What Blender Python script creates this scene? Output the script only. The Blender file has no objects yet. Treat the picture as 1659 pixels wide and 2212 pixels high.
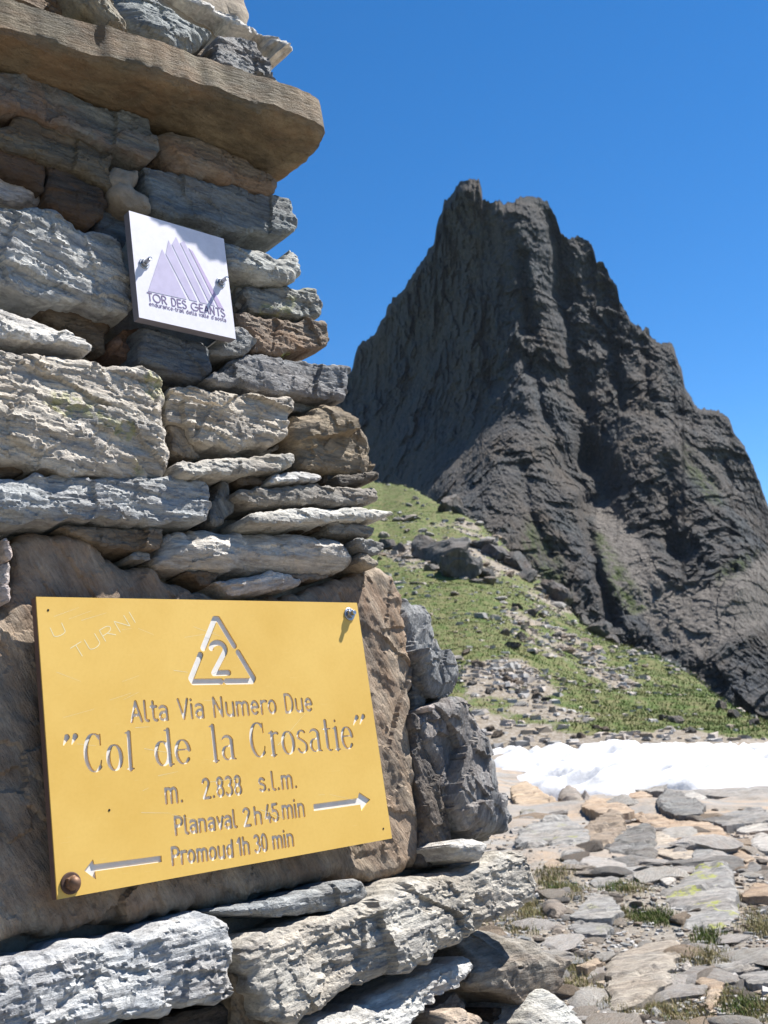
import bpy, math, random
import numpy as np
from mathutils import Matrix, Vector
from mathutils.geometry import delaunay_2d_cdt

# ---------------------------------------------------------------- camera frame
# pixel measures below are on the photograph scaled to 1659 x 2212
F = 2359.0
CX, CY = 829.5, 1106.0
nrm = lambda v: np.asarray(v, float) / np.linalg.norm(v)
UPC = nrm((-0.04597, -0.98733, 0.15187))          # world up seen in camera axes (x right, y down, z forward)
RTC = nrm(np.cross(UPC, (0, 0, 1.0)))
RTC = RTC if RTC[0] > 0 else -RTC
FWC = np.cross(RTC, UPC); FWC = FWC if FWC[2] > 0 else -FWC
C2W = np.array([RTC, FWC, UPC])                    # camera axes -> world axes
EYE = np.array([0.0, 0.0, 1.15])
def ray(px, py):
    d = np.stack([np.asarray(px, float) - CX, np.asarray(py, float) - CY, np.full(np.shape(px), F)], -1)
    return d @ C2W.T
# wall frame (along the courses, up the face, out of the face)
WH = C2W @ nrm((0.73067, 0.07044, 0.67909))
WV = C2W @ nrm((-0.15204, -0.95290, 0.26243))
WN = C2W @ nrm((0.66559, -0.29500, -0.68554))
WV = nrm(WV - WH * (WV @ WH)); WN = nrm(np.cross(WH, WV))
WN = WN if WN @ (C2W @ np.array((0, 0, 1.0))) < 0 else -WN
_r0 = ray(78, 1289)
# sign is half a metre wide: fixes the distance
def _hit(px, py, P0):
    r = ray(px, py); return r * ((P0 @ WN) / (r @ WN))[..., None]
_w = np.linalg.norm(_hit(np.array(771.), np.array(1302.), _r0) - _r0)
W0 = _r0 * (0.5 / _w)                               # sign's top left corner relative to the eye
def uv(pts, z=0.0):
    p = np.asarray(pts, float).reshape(-1, 2)
    q = _hit(p[:, 0], p[:, 1], W0 + WN * z) - W0
    return np.stack([q @ WH, q @ WV], -1)
WORG = EYE + W0
MW = Matrix([[WH[i], WV[i], WN[i], WORG[i]] for i in range(3)] + [[0, 0, 0, 1]])
def flat(pts, z=0.0):
    p = np.asarray(pts, float).reshape(-1, 2)
    r = ray(p[:, 0], p[:, 1])
    q = EYE + r * ((z - EYE[2]) / r[:, 2])[:, None]
    return q[:, :2]

S = bpy.context.scene
col = S.collection
cd = bpy.data.cameras.new('camera'); cam = bpy.data.objects.new('camera', cd); col.objects.link(cam)
R3 = np.stack([C2W @ np.array((1, 0, 0.)), C2W @ np.array((0, -1., 0)), C2W @ np.array((0, 0, -1.))], -1)
cam.matrix_world = Matrix([[*R3[i], EYE[i]] for i in range(3)] + [[0, 0, 0, 1]])
cd.sensor_fit = 'VERTICAL'; cd.sensor_height = 36.0; cd.lens = F / 2212 * 36.0
cd.clip_start = 0.05; cd.clip_end = 20000
cd.dof.use_dof = True; cd.dof.focus_distance = 1.45; cd.dof.aperture_fstop = 16
S.camera = cam
S.render.resolution_x, S.render.resolution_y = 768, 1024

SUN = nrm(0.27 * WN + 0.50 * WH + 0.82 * WV)
el = math.asin(SUN[2]); az = math.atan2(SUN[0], SUN[1])
wd = bpy.data.worlds.new('World'); S.world = wd; wd.use_nodes = True
nt = wd.node_tree; nt.nodes.clear()
sky = nt.nodes.new('ShaderNodeTexSky'); sky.sky_type = 'NISHITA'; sky.sun_disc = False
sky.sun_elevation = el; sky.sun_rotation = az; sky.altitude = 2800; sky.air_density = 1.0
sky.dust_density = 0.2; sky.ozone_density = 3.0
bg = nt.nodes.new('ShaderNodeBackground'); bg.inputs[1].default_value = 0.082
wo = nt.nodes.new('ShaderNodeOutputWorld')
hs = nt.nodes.new('ShaderNodeHueSaturation'); hs.inputs['Saturation'].default_value = 1.3
nt.links.new(sky.outputs[0], hs.inputs['Color']); nt.links.new(hs.outputs[0], bg.inputs[0]); nt.links.new(bg.outputs[0], wo.inputs[0])
sl = bpy.data.lights.new('sun', 'SUN'); sl.energy = 5.0; sl.angle = math.radians(0.53); sl.color = (1, 0.965, 0.91)
so = bpy.data.objects.new('sun', sl); col.objects.link(so)
so.rotation_euler = Vector(SUN).to_track_quat('Z', 'Y').to_euler(); so.location = (6, 4, 12)
S.view_settings.view_transform = 'Standard'; S.view_settings.look = 'None'
S.view_settings.gamma = 1; S.view_settings.exposure = 1.1

# ---------------------------------------------------------------- noise
_rs = np.random.RandomState(7)
_perm = np.concatenate([_rs.permutation(256)] * 3)
_g = _rs.normal(size=(256, 3)); _g /= np.linalg.norm(_g, axis=1)[:, None]
def perlin(P, seed=0):
    P = np.asarray(P, float) + seed * 19.73
    i = np.floor(P).astype(int); f = P - i; i &= 255
    w = f * f * f * (f * (f * 6 - 15) + 10)
    out = 0
    for dx in (0, 1):
        wx = w[:, 0] if dx else 1 - w[:, 0]
        for dy in (0, 1):
            wy = w[:, 1] if dy else 1 - w[:, 1]
            for dz in (0, 1):
                wz = w[:, 2] if dz else 1 - w[:, 2]
                hsh = _perm[_perm[_perm[i[:, 0] + dx] + ((i[:, 1] + dy) & 255)] + ((i[:, 2] + dz) & 255)]
                d = f - np.array((dx, dy, dz))
                out = out + wx * wy * wz * np.einsum('ij,ij->i', _g[hsh], d)
    return out * 1.5
def p3(x, y, z=0.0):
    x = np.asarray(x, float)
    return np.stack([x, np.broadcast_to(y, x.shape), np.broadcast_to(z, x.shape)], -1)
def fbm(P, oct=4, seed=0, gain=0.5, ridge=False):
    a, s, o = 1.0, 1.0, 0
    for k in range(oct):
        n = perlin(P * s, seed + k * 3)
        o = o + a * ((1 - 2 * np.abs(n)) - 0.35 if ridge else n)
        a *= gain; s *= 2.03
    return o
def hash1(k, seed=0):
    return (np.sin(k * 127.1 + seed * 311.7) * 43758.5453) % 1.0
def sst(a, b, x):
    t = np.clip((x - a) / (b - a), 0, 1); return t * t * (3 - 2 * t)

# ---------------------------------------------------------------- objects
def mesh_obj(name, V, Fc, mat, parent=None, smooth=True, sharp=0):
    me = bpy.data.meshes.new(name)
    me.from_pydata([tuple(v) for v in np.asarray(V, float)], [], [tuple(map(int, f)) for f in Fc])
    if smooth: me.polygons.foreach_set('use_smooth', [True] * len(me.polygons))
    for m in (mat if isinstance(mat, (list, tuple)) else [mat]): me.materials.append(m)
    if sharp: me.set_sharp_from_angle(angle=math.radians(sharp))
    me.update()
    o = bpy.data.objects.new(name, me); col.objects.link(o)
    if parent: o.parent = parent
    return o
def grid_obj(name, V, nr, nc, mat, attrs=None, parent=None):
    V = np.asarray(V, np.float32).reshape(-1, 3)
    a = np.arange(nr * nc).reshape(nr, nc)
    q = np.stack([a[:-1, :-1], a[:-1, 1:], a[1:, 1:], a[1:, :-1]], -1).reshape(-1, 4)
    me = bpy.data.meshes.new(name)
    me.vertices.add(len(V)); me.vertices.foreach_set('co', V.ravel())
    me.loops.add(q.size); me.loops.foreach_set('vertex_index', q.ravel().astype(np.int32))
    me.polygons.add(len(q)); me.polygons.foreach_set('loop_start', np.arange(0, q.size, 4, dtype=np.int32))
    me.polygons.foreach_set('use_smooth', np.ones(len(q), bool))
    for k, v in (attrs or {}).items():
        me.attributes.new(k, 'FLOAT', 'POINT').data.foreach_set('value', np.asarray(v, np.float32).ravel())
    me.materials.append(mat); me.update(calc_edges=True); me.validate()
    o = bpy.data.objects.new(name, me); col.objects.link(o)
    if parent: o.parent = parent
    return o
def tag(o, label=None, cat=None, group=None, kind=None):
    for k, v in (('label', label), ('category', cat), ('group', group), ('kind', kind)):
        if v: o[k] = v
    return o
def empty(name, mw=None):
    o = bpy.data.objects.new(name, None); col.objects.link(o); o.empty_display_size = 0.1
    if mw is not None: o.matrix_world = mw
    return o

# ---------------------------------------------------------------- materials
class NT:
    def __init__(s, name):
        s.m = bpy.data.materials.new(name); s.m.use_nodes = True; s.t = s.m.node_tree
        s.b = s.t.nodes['Principled BSDF']; s.b.inputs['Specular IOR Level'].default_value = 0.25
    def n(s, typ, **kw):
        o = s.t.nodes.new('ShaderNode' + typ)
        for k, v in kw.items(): setattr(o, k, v)
        return o
    def l(s, a, b): s.t.links.new(a, b)
    def set(s, sock, v):
        if hasattr(v, 'links') or hasattr(v, 'is_output'): s.l(v, sock)
        else: sock.default_value = v
    def noise(s, vec, scale, detail=4, rough=0.6, dist=0.0):
        o = s.n('TexNoise'); s.set(o.inputs['Vector'], vec); o.inputs['Scale'].default_value = scale
        o.inputs['Detail'].default_value = detail; o.inputs['Roughness'].default_value = rough; o.inputs['Distortion'].default_value = dist
        return o.outputs['Fac']
    def ramp(s, fac, a, b, ca=0.0, cb=1.0):
        o = s.n('MapRange'); o.inputs[1].default_value = a; o.inputs[2].default_value = b
        s.set(o.inputs[0], fac); s.set(o.inputs[3], ca); s.set(o.inputs[4], cb); return o.outputs[0]
    def math(s, op, a, b=0.0):
        o = s.n('Math', operation=op); s.set(o.inputs[0], a); s.set(o.inputs[1], b); return o.outputs[0]
    def mix(s, fac, a, b, mode='MIX'):
        o = s.n('Mix', data_type='RGBA', blend_type=mode); s.set(o.inputs[0], fac)
        s.set(o.inputs[6], a if not isinstance(a, tuple) else (*a, 1)); s.set(o.inputs[7], b if not isinstance(b, tuple) else (*b, 1))
        return o.outputs[2]
    def attr(s, name, obj=False, out='Fac'):
        o = s.n('Attribute', attribute_name=name, attribute_type='OBJECT' if obj else 'GEOMETRY'); return o.outputs[out]
    def mapv(s, vec, scale=(1, 1, 1), loc=(0, 0, 0)):
        o = s.n('Mapping'); s.set(o.inputs[0], vec); o.inputs['Scale'].default_value = scale; s.set(o.inputs['Location'], loc); return o.outputs[0]
    def bump(s, h, strength, dist, prev=None):
        o = s.n('Bump'); o.inputs['Strength'].default_value = strength; o.inputs['Distance'].default_value = dist
        s.set(o.inputs['Height'], h)
        if prev is not None: s.l(prev, o.inputs['Normal'])
        return o.outputs[0]
    def done(s, color, rough=0.85, normal=None):
        s.set(s.b.inputs['Base Color'], color if not isinstance(color, tuple) else (*color, 1))
        s.set(s.b.inputs['Roughness'], rough)
        if normal is not None: s.l(normal, s.b.inputs['Normal'])
        return s.m
def plain(name, c, rough=0.6, metal=0.0):
    t = NT(name); co = t.n('TexCoord').outputs['Object']
    f = t.noise(co, 60, 4); colr = t.mix(t.ramp(f, 0.3, 0.7, 0.0, 0.35), c, tuple(x * 0.6 for x in c))
    t.b.inputs['Metallic'].default_value = metal
    return t.done(colr, t.ramp(f, 0.3, 0.7, rough - 0.08, rough + 0.08))

def stone_material(name, scale=1.0, streak=(1, 9, 3)):
    t = NT(name); co = t.n('TexCoord').outputs['Object']; oi = t.n('ObjectInfo')
    rnd = t.math('MULTIPLY', oi.outputs['Random'], 37.0)
    rot = t.n('VectorRotate', rotation_type='Z_AXIS'); t.l(co, rot.inputs['Vector']); t.l(t.attr('dip', True), rot.inputs['Angle'])
    off = t.n('CombineXYZ'); t.l(rnd, off.inputs[0]); t.l(rnd, off.inputs[2])
    vec = t.mapv(rot.outputs[0], (1, 1, 1), off.outputs[0])
    k = scale
    grain = t.noise(t.mapv(vec, streak), 9 * k, 6, 0.65, 0.4)        # foliation streaks
    fine = t.noise(t.mapv(vec, (1, 5, 2)), 45 * k, 6, 0.7)
    patch = t.noise(vec, 7 * k, 5, 0.6, 0.3)
    speck = t.noise(vec, 260 * k, 3, 0.6)
    base = oi.outputs['Color']
    c = t.mix(t.ramp(grain, 0.32, 0.68), t.mix(1.0, base, (0.50, 0.51, 0.53), 'MULTIPLY'), t.mix(1.0, base, (1.25, 1.22, 1.16), 'MULTIPLY'))
    c = t.mix(t.ramp(fine, 0.44, 0.64, 0.0, 0.6), c, t.mix(1.0, c, (0.52, 0.51, 0.50), 'MULTIPLY'))
    c = t.mix(t.ramp(patch, 0.45, 0.68, 0.0, 0.42), c, t.mix(1.0, c, (0.78, 0.68, 0.55), 'MULTIPLY'))
    rust = t.math('MULTIPLY', t.ramp(t.noise(t.mapv(vec, (1, 2.2, 1)), 6 * k, 5, 0.65, 0.6), 0.42, 0.62), t.attr('rust', True))
    c = t.mix(rust, c, t.mix(fine, (0.20, 0.085, 0.035), (0.34, 0.20, 0.10)))
    lich = t.math('MULTIPLY', t.math('MULTIPLY', t.ramp(t.noise(vec, 14 * k, 2, 0.4), 0.60, 0.64), t.ramp(t.noise(vec, 90 * k, 3, 0.6), 0.42, 0.55)), t.attr('lichen', True))
    c = t.mix(lich, c, (0.33, 0.34, 0.10))
    c = t.mix(t.ramp(speck, 0.35, 0.7, 0.0, 0.3), c, t.mix(1.0, c, (1.35, 1.33, 1.3), 'MULTIPLY'))
    dk = t.ramp(t.noise(vec, 30 * k, 5, 0.7), 0.60, 0.72, 0.0, 0.55)
    c = t.mix(dk, c, t.mix(1.0, c, (0.42, 0.41, 0.40), 'MULTIPLY'))
    rg = t.n('TexNoise', noise_type='RIDGED_MULTIFRACTAL'); t.l(t.mapv(vec, (1, 4, 2)), rg.inputs['Vector']); rg.inputs['Scale'].default_value = 22 * k
    rg.inputs['Detail'].default_value = 6; rg.inputs['Roughness'].default_value = 0.65
    b = t.bump(grain, 0.5, 0.006 / k)
    b = t.bump(rg.outputs['Fac'], 0.7, 0.0035 / k, b)
    b = t.bump(fine, 1.0, 0.007 / k, b)
    b = t.bump(speck, 0.9, 0.0022 / k, b)
    return t.done(c, t.ramp(fine, 0.3, 0.7, 0.62, 0.9), b)
M_STONE = stone_material('schist')
M_GROCK = stone_material('ground_schist', 0.55)
M_HROCK = stone_material('hill_schist', 0.12)
M_CAP = stone_material('cap_schist', 1.3, (1, 2.5, 1.6))

def mortar_material():
    t = NT('mortar'); co = t.n('TexCoord').outputs['Object']
    a = t.noise(co, 12, 6, 0.65); b = t.noise(co, 120, 5, 0.7)
    c = t.mix(t.ramp(a, 0.35, 0.65), (0.20, 0.165, 0.125), (0.33, 0.28, 0.215))
    c = t.mix(t.ramp(b, 0.4, 0.7, 0, 0.5), c, (0.42, 0.36, 0.29))
    return t.done(c, 0.95, t.bump(b, 0.9, 0.004, t.bump(a, 0.6, 0.01)))
M_MORTAR = mortar_material()

# ---------------------------------------------------------------- rock builder
def densify(P, d):
    out = []
    for a, b in zip(P, np.roll(P, -1, 0)):
        n = max(1, int(np.ceil(np.linalg.norm(b - a) / d)))
        for k in range(n): out.append(a + (b - a) * k / n)
    return np.array(out)
def chaikin(P, w=0.25):
    Q = np.roll(P, -1, 0)
    return np.stack([P * (1 - w) + Q * w, P * w + Q * (1 - w)], 1).reshape(-1, 2)
def inside(P, X):
    r = np.zeros(len(X), bool)
    for a, b in zip(P, np.roll(P, -1, 0)):
        if a[1] == b[1]: continue
        c = ((a[1] > X[:, 1]) != (b[1] > X[:, 1])) & (X[:, 0] < (b[0] - a[0]) * (X[:, 1] - a[1]) / (b[1] - a[1]) + a[0])
        r ^= c
    return r
def bdist(P, X):
    d = np.full(len(X), 1e9)
    for a, b in zip(P, np.roll(P, -1, 0)):
        e = b - a; L = e @ e + 1e-12
        t = np.clip(((X - a) @ e) / L, 0, 1)
        d = np.minimum(d, np.linalg.norm(X - a - t[:, None] * e, axis=1))
    return d
def ledge(w, u, th, ln, seed):
    L = w / th; k = np.floor(L); f = L - k
    def val(k): return hash1(k, seed) * 0.7 + perlin(p3(u / ln + k * 7.31, k * 0.37, seed)) * 0.9
    return val(k) * (1 - sst(0.72, 1.0, f)) + val(k + 1) * sst(0.72, 1.0, f)
def facets(u, w, su, sw, seed):
    """broken, angular relief: every cell is a small tilted plane"""
    U = u / su; Wv = w / sw; iu = np.floor(U); iw = np.floor(Wv); best = np.full(len(U), 9e9); H = np.zeros(len(U))
    for a in (-1, 0, 1):
        for b in (-1, 0, 1):
            cu, cw = iu + a, iw + b; key = cu * 57.31 + cw * 131.7
            ou = cu + hash1(key, seed + 1); ow = cw + hash1(key, seed + 2)
            du, dw = U - ou, Wv - ow; dd = np.abs(du) ** 1.6 + np.abs(dw) ** 1.6; m = dd < best
            h = hash1(key, seed + 3) - 0.5 + du * (hash1(key, seed + 4) - 0.5) * 1.3 + dw * (hash1(key, seed + 5) - 0.5) * 1.6
            best = np.where(m, dd, best); H = np.where(m, h, H)
    return H
def rock(poly, z0, depth=0.16, sp=0.005, rnd=0.014, dip=0.0, rough=1.0, led=1.0, tilt=(0, 0), seed=0, edge=1.0, k=1.0, bulge=0.0, taper=0.0, block=0.0, crease=None):
    """poly: outline in a plane; the face stands at z0, carries layered relief and runs back by depth. k scales all relief."""
    P = np.asarray(poly, float)
    P = chaikin(densify(P, 0.05 * k), 0.22)
    P = densify(P, sp * 1.25)
    cs, sn = math.cos(dip), math.sin(dip)
    def lay(X):
        w = X[:, 1] * cs - X[:, 0] * sn; u = X[:, 0] * cs + X[:, 1] * sn
        w = w + 0.006 * k * fbm(p3(X[:, 0] / (0.12 * k), X[:, 1] / (0.08 * k), seed), 2, seed)
        return w, u
    # ragged outline: layers end at different places
    T = np.roll(P, -3, 0) - np.roll(P, 3, 0); N = np.stack([T[:, 1], -T[:, 0]], -1); N /= np.linalg.norm(N, axis=1)[:, None] + 1e-9
    area = 0.5 * np.sum(P[:, 0] * np.roll(P[:, 1], -1) - np.roll(P[:, 0], -1) * P[:, 1])
    if area < 0: N = -N
    w, u = lay(P)
    off = (ledge(w, u, 0.012 * k, 0.3 * k, seed + 5) - 0.35) * 0.007 * k + fbm(p3(P[:, 0] / (0.03 * k), P[:, 1] / (0.03 * k), seed + 2.3), 3, seed) * 0.006 * k
    P = P + N * (off * edge)[:, None]
    lo, hi = P.min(0), P.max(0)
    gx, gy = np.meshgrid(np.arange(lo[0], hi[0], sp), np.arange(lo[1], hi[1], sp * 0.9))
    gx = gx + (np.arange(gx.shape[0]) % 2)[:, None] * sp * 0.5
    X = np.stack([gx.ravel(), gy.ravel()], -1)
    rg = np.random.RandomState(seed * 13 + 1); X = X + rg.uniform(-.22, .22, X.shape) * sp
    X = X[inside(P, X)]; X = X[bdist(P, X) > sp * 0.55] if len(X) else X
    nb = len(P); A = np.concatenate([P, X])
    vs, es, fs, vo, eo, fo = delaunay_2d_cdt([Vector(a) for a in A], [], [list(range(nb))], 1, 1e-7)
    A = np.array([tuple(v) for v in vs]); fs = [list(f) for f in fs]
    om = {}
    for j, o in enumerate(vo):
        for q in o: om.setdefault(q, j)
    ring = [om[i] for i in range(nb)]
    ring = [r for i, r in enumerate(ring) if r != ring[i - 1]]
    d = bdist(P, A)
    w, u = lay(A)
    lowf = fbm(p3(A[:, 0] / (0.16 * k), A[:, 1] / (0.10 * k), seed + 0.7), 3, seed)
    rr = rnd * (0.75 + 0.7 * np.clip(0.5 + perlin(p3(A[:, 0] / (0.07 * k), A[:, 1] / (0.05 * k), seed + 9)), 0, 1.3))
    t = np.clip(d / rr, 0, 1)
    z = -rr * (0.55 * (1 - np.sqrt(np.clip(1 - (1 - t) ** 2, 0, 1))) + 0.45 * (1 - t))
    wu = u + 0.006 * k * perlin(p3(A[:, 0] / (0.02 * k), A[:, 1] / (0.02 * k), seed)); ww = w + 0.0022 * k * perlin(p3(A[:, 0] / (0.018 * k), A[:, 1] / (0.018 * k), seed + 3.3))
    big = ledge(w, u, 0.042 * k, 0.22 * k, seed) - 0.35
    mid = ledge(ww, u, 0.012 * k, 0.08 * k, seed + 3) - 0.35
    f1 = facets(wu, ww, 0.17 * k, 0.040 * k, seed); f2 = facets(wu, ww, 0.075 * k, 0.0125 * k, seed + 11); f3 = facets(wu, ww, 0.030 * k, 0.0055 * k, seed + 21)
    f4 = facets(A[:, 0], A[:, 1], 0.09 * k, 0.08 * k, seed + 31)
    rel = led * (0.006 * big + 0.0016 * mid + 0.0075 * f1 + 0.0021 * f2 + 0.0021 * f3) + rough * (0.004 * lowf + 0.0055 * f4 + 0.0013 * fbm(p3(A[:, 0] / (0.025 * k), A[:, 1] / (0.018 * k), seed), 4, seed, 0.6))
    z = z + rel * k * (0.65 + 0.35 * np.clip(d / (1.2 * rnd), 0, 1))
    if block: z = z + block * (0.030 * facets(A[:, 0] + .3 * A[:, 1], A[:, 1] - .3 * A[:, 0], 0.13, 0.17, seed + 41) + 0.012 * facets(A[:, 0] - .5 * A[:, 1], A[:, 1] + .5 * A[:, 0], 0.055, 0.06, seed + 43) + 0.005 * facets(A[:, 0], A[:, 1], 0.022, 0.022, seed + 45))
    ctr = A.mean(0)
    z = z + tilt[0] * (A[:, 0] - ctr[0]) + tilt[1] * (A[:, 1] - ctr[1])
    if crease is not None:
        a_, b_, up_, dn_ = crease; e_ = nrm(b_ - a_); sd = (A - a_) @ np.array((-e_[1], e_[0])) + 0.012 * perlin(p3(A[:, 0] / .03, A[:, 1] / .03, seed)) + 0.010 * facets(A[:, 0], A[:, 1], .03, .05, seed)
        z = z + np.where(sd > 0, up_ * sd, dn_ * sd)
    if bulge: z = z + bulge * (1 - np.exp(-d / (abs(bulge) * 1.5 + 0.01)))
    V = np.concatenate([A, (z0 + z)[:, None]], 1)
    # sides
    B = V[ring]; m = len(ring); verts = [V]; n0 = len(V); prev = ring; nrg = 4
    cb = B[:, :2].mean(0)
    for j in range(1, nrg + 1):
        f = j / nrg; Q = B.copy(); zz = z0 - depth
        Q[:, 2] = B[:, 2] + (np.minimum(zz, B[:, 2] - 0.002) - B[:, 2]) * f ** 1.3
        nn = perlin(p3(Q[:, 0] / (0.05 * k), Q[:, 1] / (0.05 * k), Q[:, 2] / (0.04 * k) + seed))
        sc = 1 - taper * f
        Q[:, :2] = cb + (Q[:, :2] - cb) * sc
        e = Q[:, :2] - cb; e /= np.linalg.norm(e, axis=1)[:, None] + 1e-9
        Q[:, :2] += e * (nn * 0.006 * k * edge - 0.002 * k * f)[:, None]
        verts.append(Q); cur = list(range(n0, n0 + m)); n0 += m
        for i in range(m):
            i2 = (i + 1) % m; fs.append([prev[i], cur[i], cur[i2], prev[i2]] if area > 0 else [prev[i2], cur[i2], cur[i], prev[i]])
        prev = cur
    fs.append(prev[::-1] if area > 0 else prev)
    return np.concatenate(verts), fs
def set_look(o, color, rust=0.0, lichen=0.0, dip=0.0):
    o.color = (*color, 1); o['rust'] = float(rust); o['lichen'] = float(lichen); o['dip'] = float(-dip)
    return o
# ---------------------------------------------------------------- terrain
def interp_px(pts):
    p = np.array(pts, float); return p
RIDGE = np.array([(500, 930, 92), (700, 1005, 84), (825, 1046, 76), (870, 1052, 72), (900, 1062, 69), (950, 1085, 66), (990, 1100, 63), (1060, 1152, 57), (1150, 1232, 51), (1250, 1332, 45), (1330, 1384, 41),
                  (1430, 1432, 36), (1530, 1492, 31), (1600, 1556, 27.5), (1650, 1588, 25.5), (1800, 1660, 23), (2100, 1760, 22)], float)
_rr = ray(RIDGE[:, 0], RIDGE[:, 1]); _hz = np.hypot(_rr[:, 0], _rr[:, 1])
R_AZ = np.arctan2(_rr[:, 0], _rr[:, 1]); R_DI = RIDGE[:, 2]; R_Z = EYE[2] + _rr[:, 2] / _hz * R_DI
SNOW_NEAR = [(960, 1596), (1000, 1616), (1060, 1640), (1098, 1660), (1125, 1674), (1165, 1686), (1250, 1692), (1320, 1697), (1400, 1695), (1500, 1697), (1659, 1694), (1760, 1690), (1900, 1680)]
SNOW_FAR = [(1900, 1592), (1760, 1597), (1659, 1604), (1600, 1604), (1540, 1607), (1450, 1609), (1380, 1601), (1330, 1606), (1262, 1611), (1200, 1619), (1140, 1617), (1075, 1613), (1000, 1590)]
SNOW = flat(SNOW_NEAR + SNOW_FAR, 0.0)
def ground_z(x, y):
    r = np.hypot(x, y) + 1e-6; th = np.arctan2(x, y)
    R = np.interp(th, R_AZ, R_DI); zr = np.interp(th, R_AZ, R_Z)
    rb = np.minimum(17.5 + 0 * r, R - 4); t = np.clip((r - rb) / (R - rb), 0, 1)
    P = p3(x, y)
    near = 0.10 * fbm(P / 3.1, 3, 3) + 0.045 * fbm(P / 0.7, 3, 5)
    hill = zr * (0.72 * t + 0.28 * t * t) * (t > 0) + t * (1.5 * (1 - t) + .25) * fbm(P / 11.0, 4, 8) * 1.0 + np.clip(t * 6, 0, 1) * 0.12 * fbm(P / 1.6, 3, 9)
    over = np.clip(r - R, 0, None)
    z = near * (1 - sst(0, .15, t) * .7) + hill - np.minimum(over * 0.75, 90 + 0 * r)
    d = np.where(inside(SNOW, np.stack([x, y], -1)), 1.0, 0.0)
    dip = 0.13 * sst(9.5, 11.5, r) * (1 - sst(14.5, 17.5, r)) * sst(.06, .12, th)
    return z - dip
az_ = np.concatenate([np.arange(-180, -60, 6), np.arange(-60, -8, 1.0), np.arange(-8, 26, .062), np.arange(26, 60, 1.0), np.arange(60, 181, 6)])
az_ = np.radians(az_)
rad = np.concatenate([[0.02, .3, .7, 1.2, 1.8], np.exp(np.arange(np.log(2.2), np.log(100), .0078)), np.exp(np.linspace(np.log(102), np.log(9000), 40))])
TH, RA = np.meshgrid(az_, rad)
gx, gy = (RA * np.sin(TH)).ravel(), (RA * np.cos(TH)).ravel()
gz = ground_z(gx, gy)
def in_px(poly, x, y, z):
    """mask of world points that lie inside an outline measured on the photograph"""
    d = (np.stack([x, y, z], -1) - EYE) @ C2W
    zz = np.where(d[:, 2] > .1, d[:, 2], 1e9)
    q = np.stack([d[:, 0] / zz * F + CX, d[:, 1] / zz * F + CY], -1)
    return q
def soft(poly, q, w):
    P = np.array(poly, float); s = np.where(inside(P, q), 1.0, -1.0)
    near = (q[:, 0] > P[:, 0].min() - w) & (q[:, 0] < P[:, 0].max() + w) & (q[:, 1] > P[:, 1].min() - w) & (q[:, 1] < P[:, 1].max() + w)
    o = np.zeros(len(q))
    if near.any(): o[near] = sst(-w, w, s[near] * bdist(P, q[near]))
    return o
q = in_px(None, gx, gy, gz)
rr_ = np.hypot(gx, gy)
nz1 = fbm(p3(gx / 2.2, gy / 2.2), 4, 21); nz2 = fbm(p3(gx / .35, gy / .35), 3, 22)
green = sst(16.5, 19, rr_)
bare = np.maximum.reduce([soft([(1000, 1500), (1150, 1500), (1300, 1560), (1420, 1590), (1450, 1640), (1000, 1640)], q, 26),
                          .85 * soft([(1000, 1440), (1120, 1420), (1230, 1500), (1120, 1520), (1000, 1500)], q, 18),
                          .8 * soft([(1080, 1300), (1200, 1330), (1320, 1440), (1420, 1520), (1380, 1530), (1250, 1450), (1100, 1370)], q, 18),
                          .75 * soft([(1010, 1120), (1090, 1180), (1250, 1330), (1210, 1330), (1100, 1250), (900, 1240), (830, 1200), (930, 1130)], q, 18),
                          .8 * soft([(1420, 1560), (1560, 1590), (1640, 1600), (1640, 1640), (1400, 1620)], q, 12)])
nz3 = fbm(p3(gx / 5., gy / 5.), 4, 23)
bare = np.clip(bare * (.75 + 1.1 * nz1 + .5 * nz3) + .35 * np.clip(nz3 + .6 * nz1 - .12, 0, 1), 0, 1)
green = np.clip(green * (1 - bare) + .12 * nz2 * green, 0, 1)
patches = [(1010, 1825, 30), (1045, 1975, 50), (1200, 1900, 34), (1206, 1920, 34), (1240, 1935, 30), (1195, 1895, 40), (1150, 1970, 34), (1330, 1915, 36), (1365, 1925, 30), (1155, 1965, 30), (1395, 1978, 40), (1425, 1985, 32), (1340, 1980, 34), (1525, 2030, 40),
           (1520, 2076, 44), (1440, 2134, 36), (1630, 1990, 40), (1645, 2010, 30), (1245, 2130, 40), (1250, 2098, 40), (1572, 2152, 40), (1615, 2180, 46), (1490, 2195, 50), (1355, 2180, 50), (1650, 2190, 50), (1560, 2080, 30), (1580, 1945, 24), (1300, 2160, 40), (1420, 2190, 30), (1130, 2000, 40)]
moss = np.zeros(len(q))
for px, py, w in patches:
    moss = np.maximum(moss, np.exp(-(((q[:, 0] - px) / w) ** 2 + ((q[:, 1] - py) / (w * .5)) ** 2)) * (rr_ < 9))
rock_f = sst(5.2, 7.5, rr_) * (1 - sst(16, 17.5, rr_))

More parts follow.
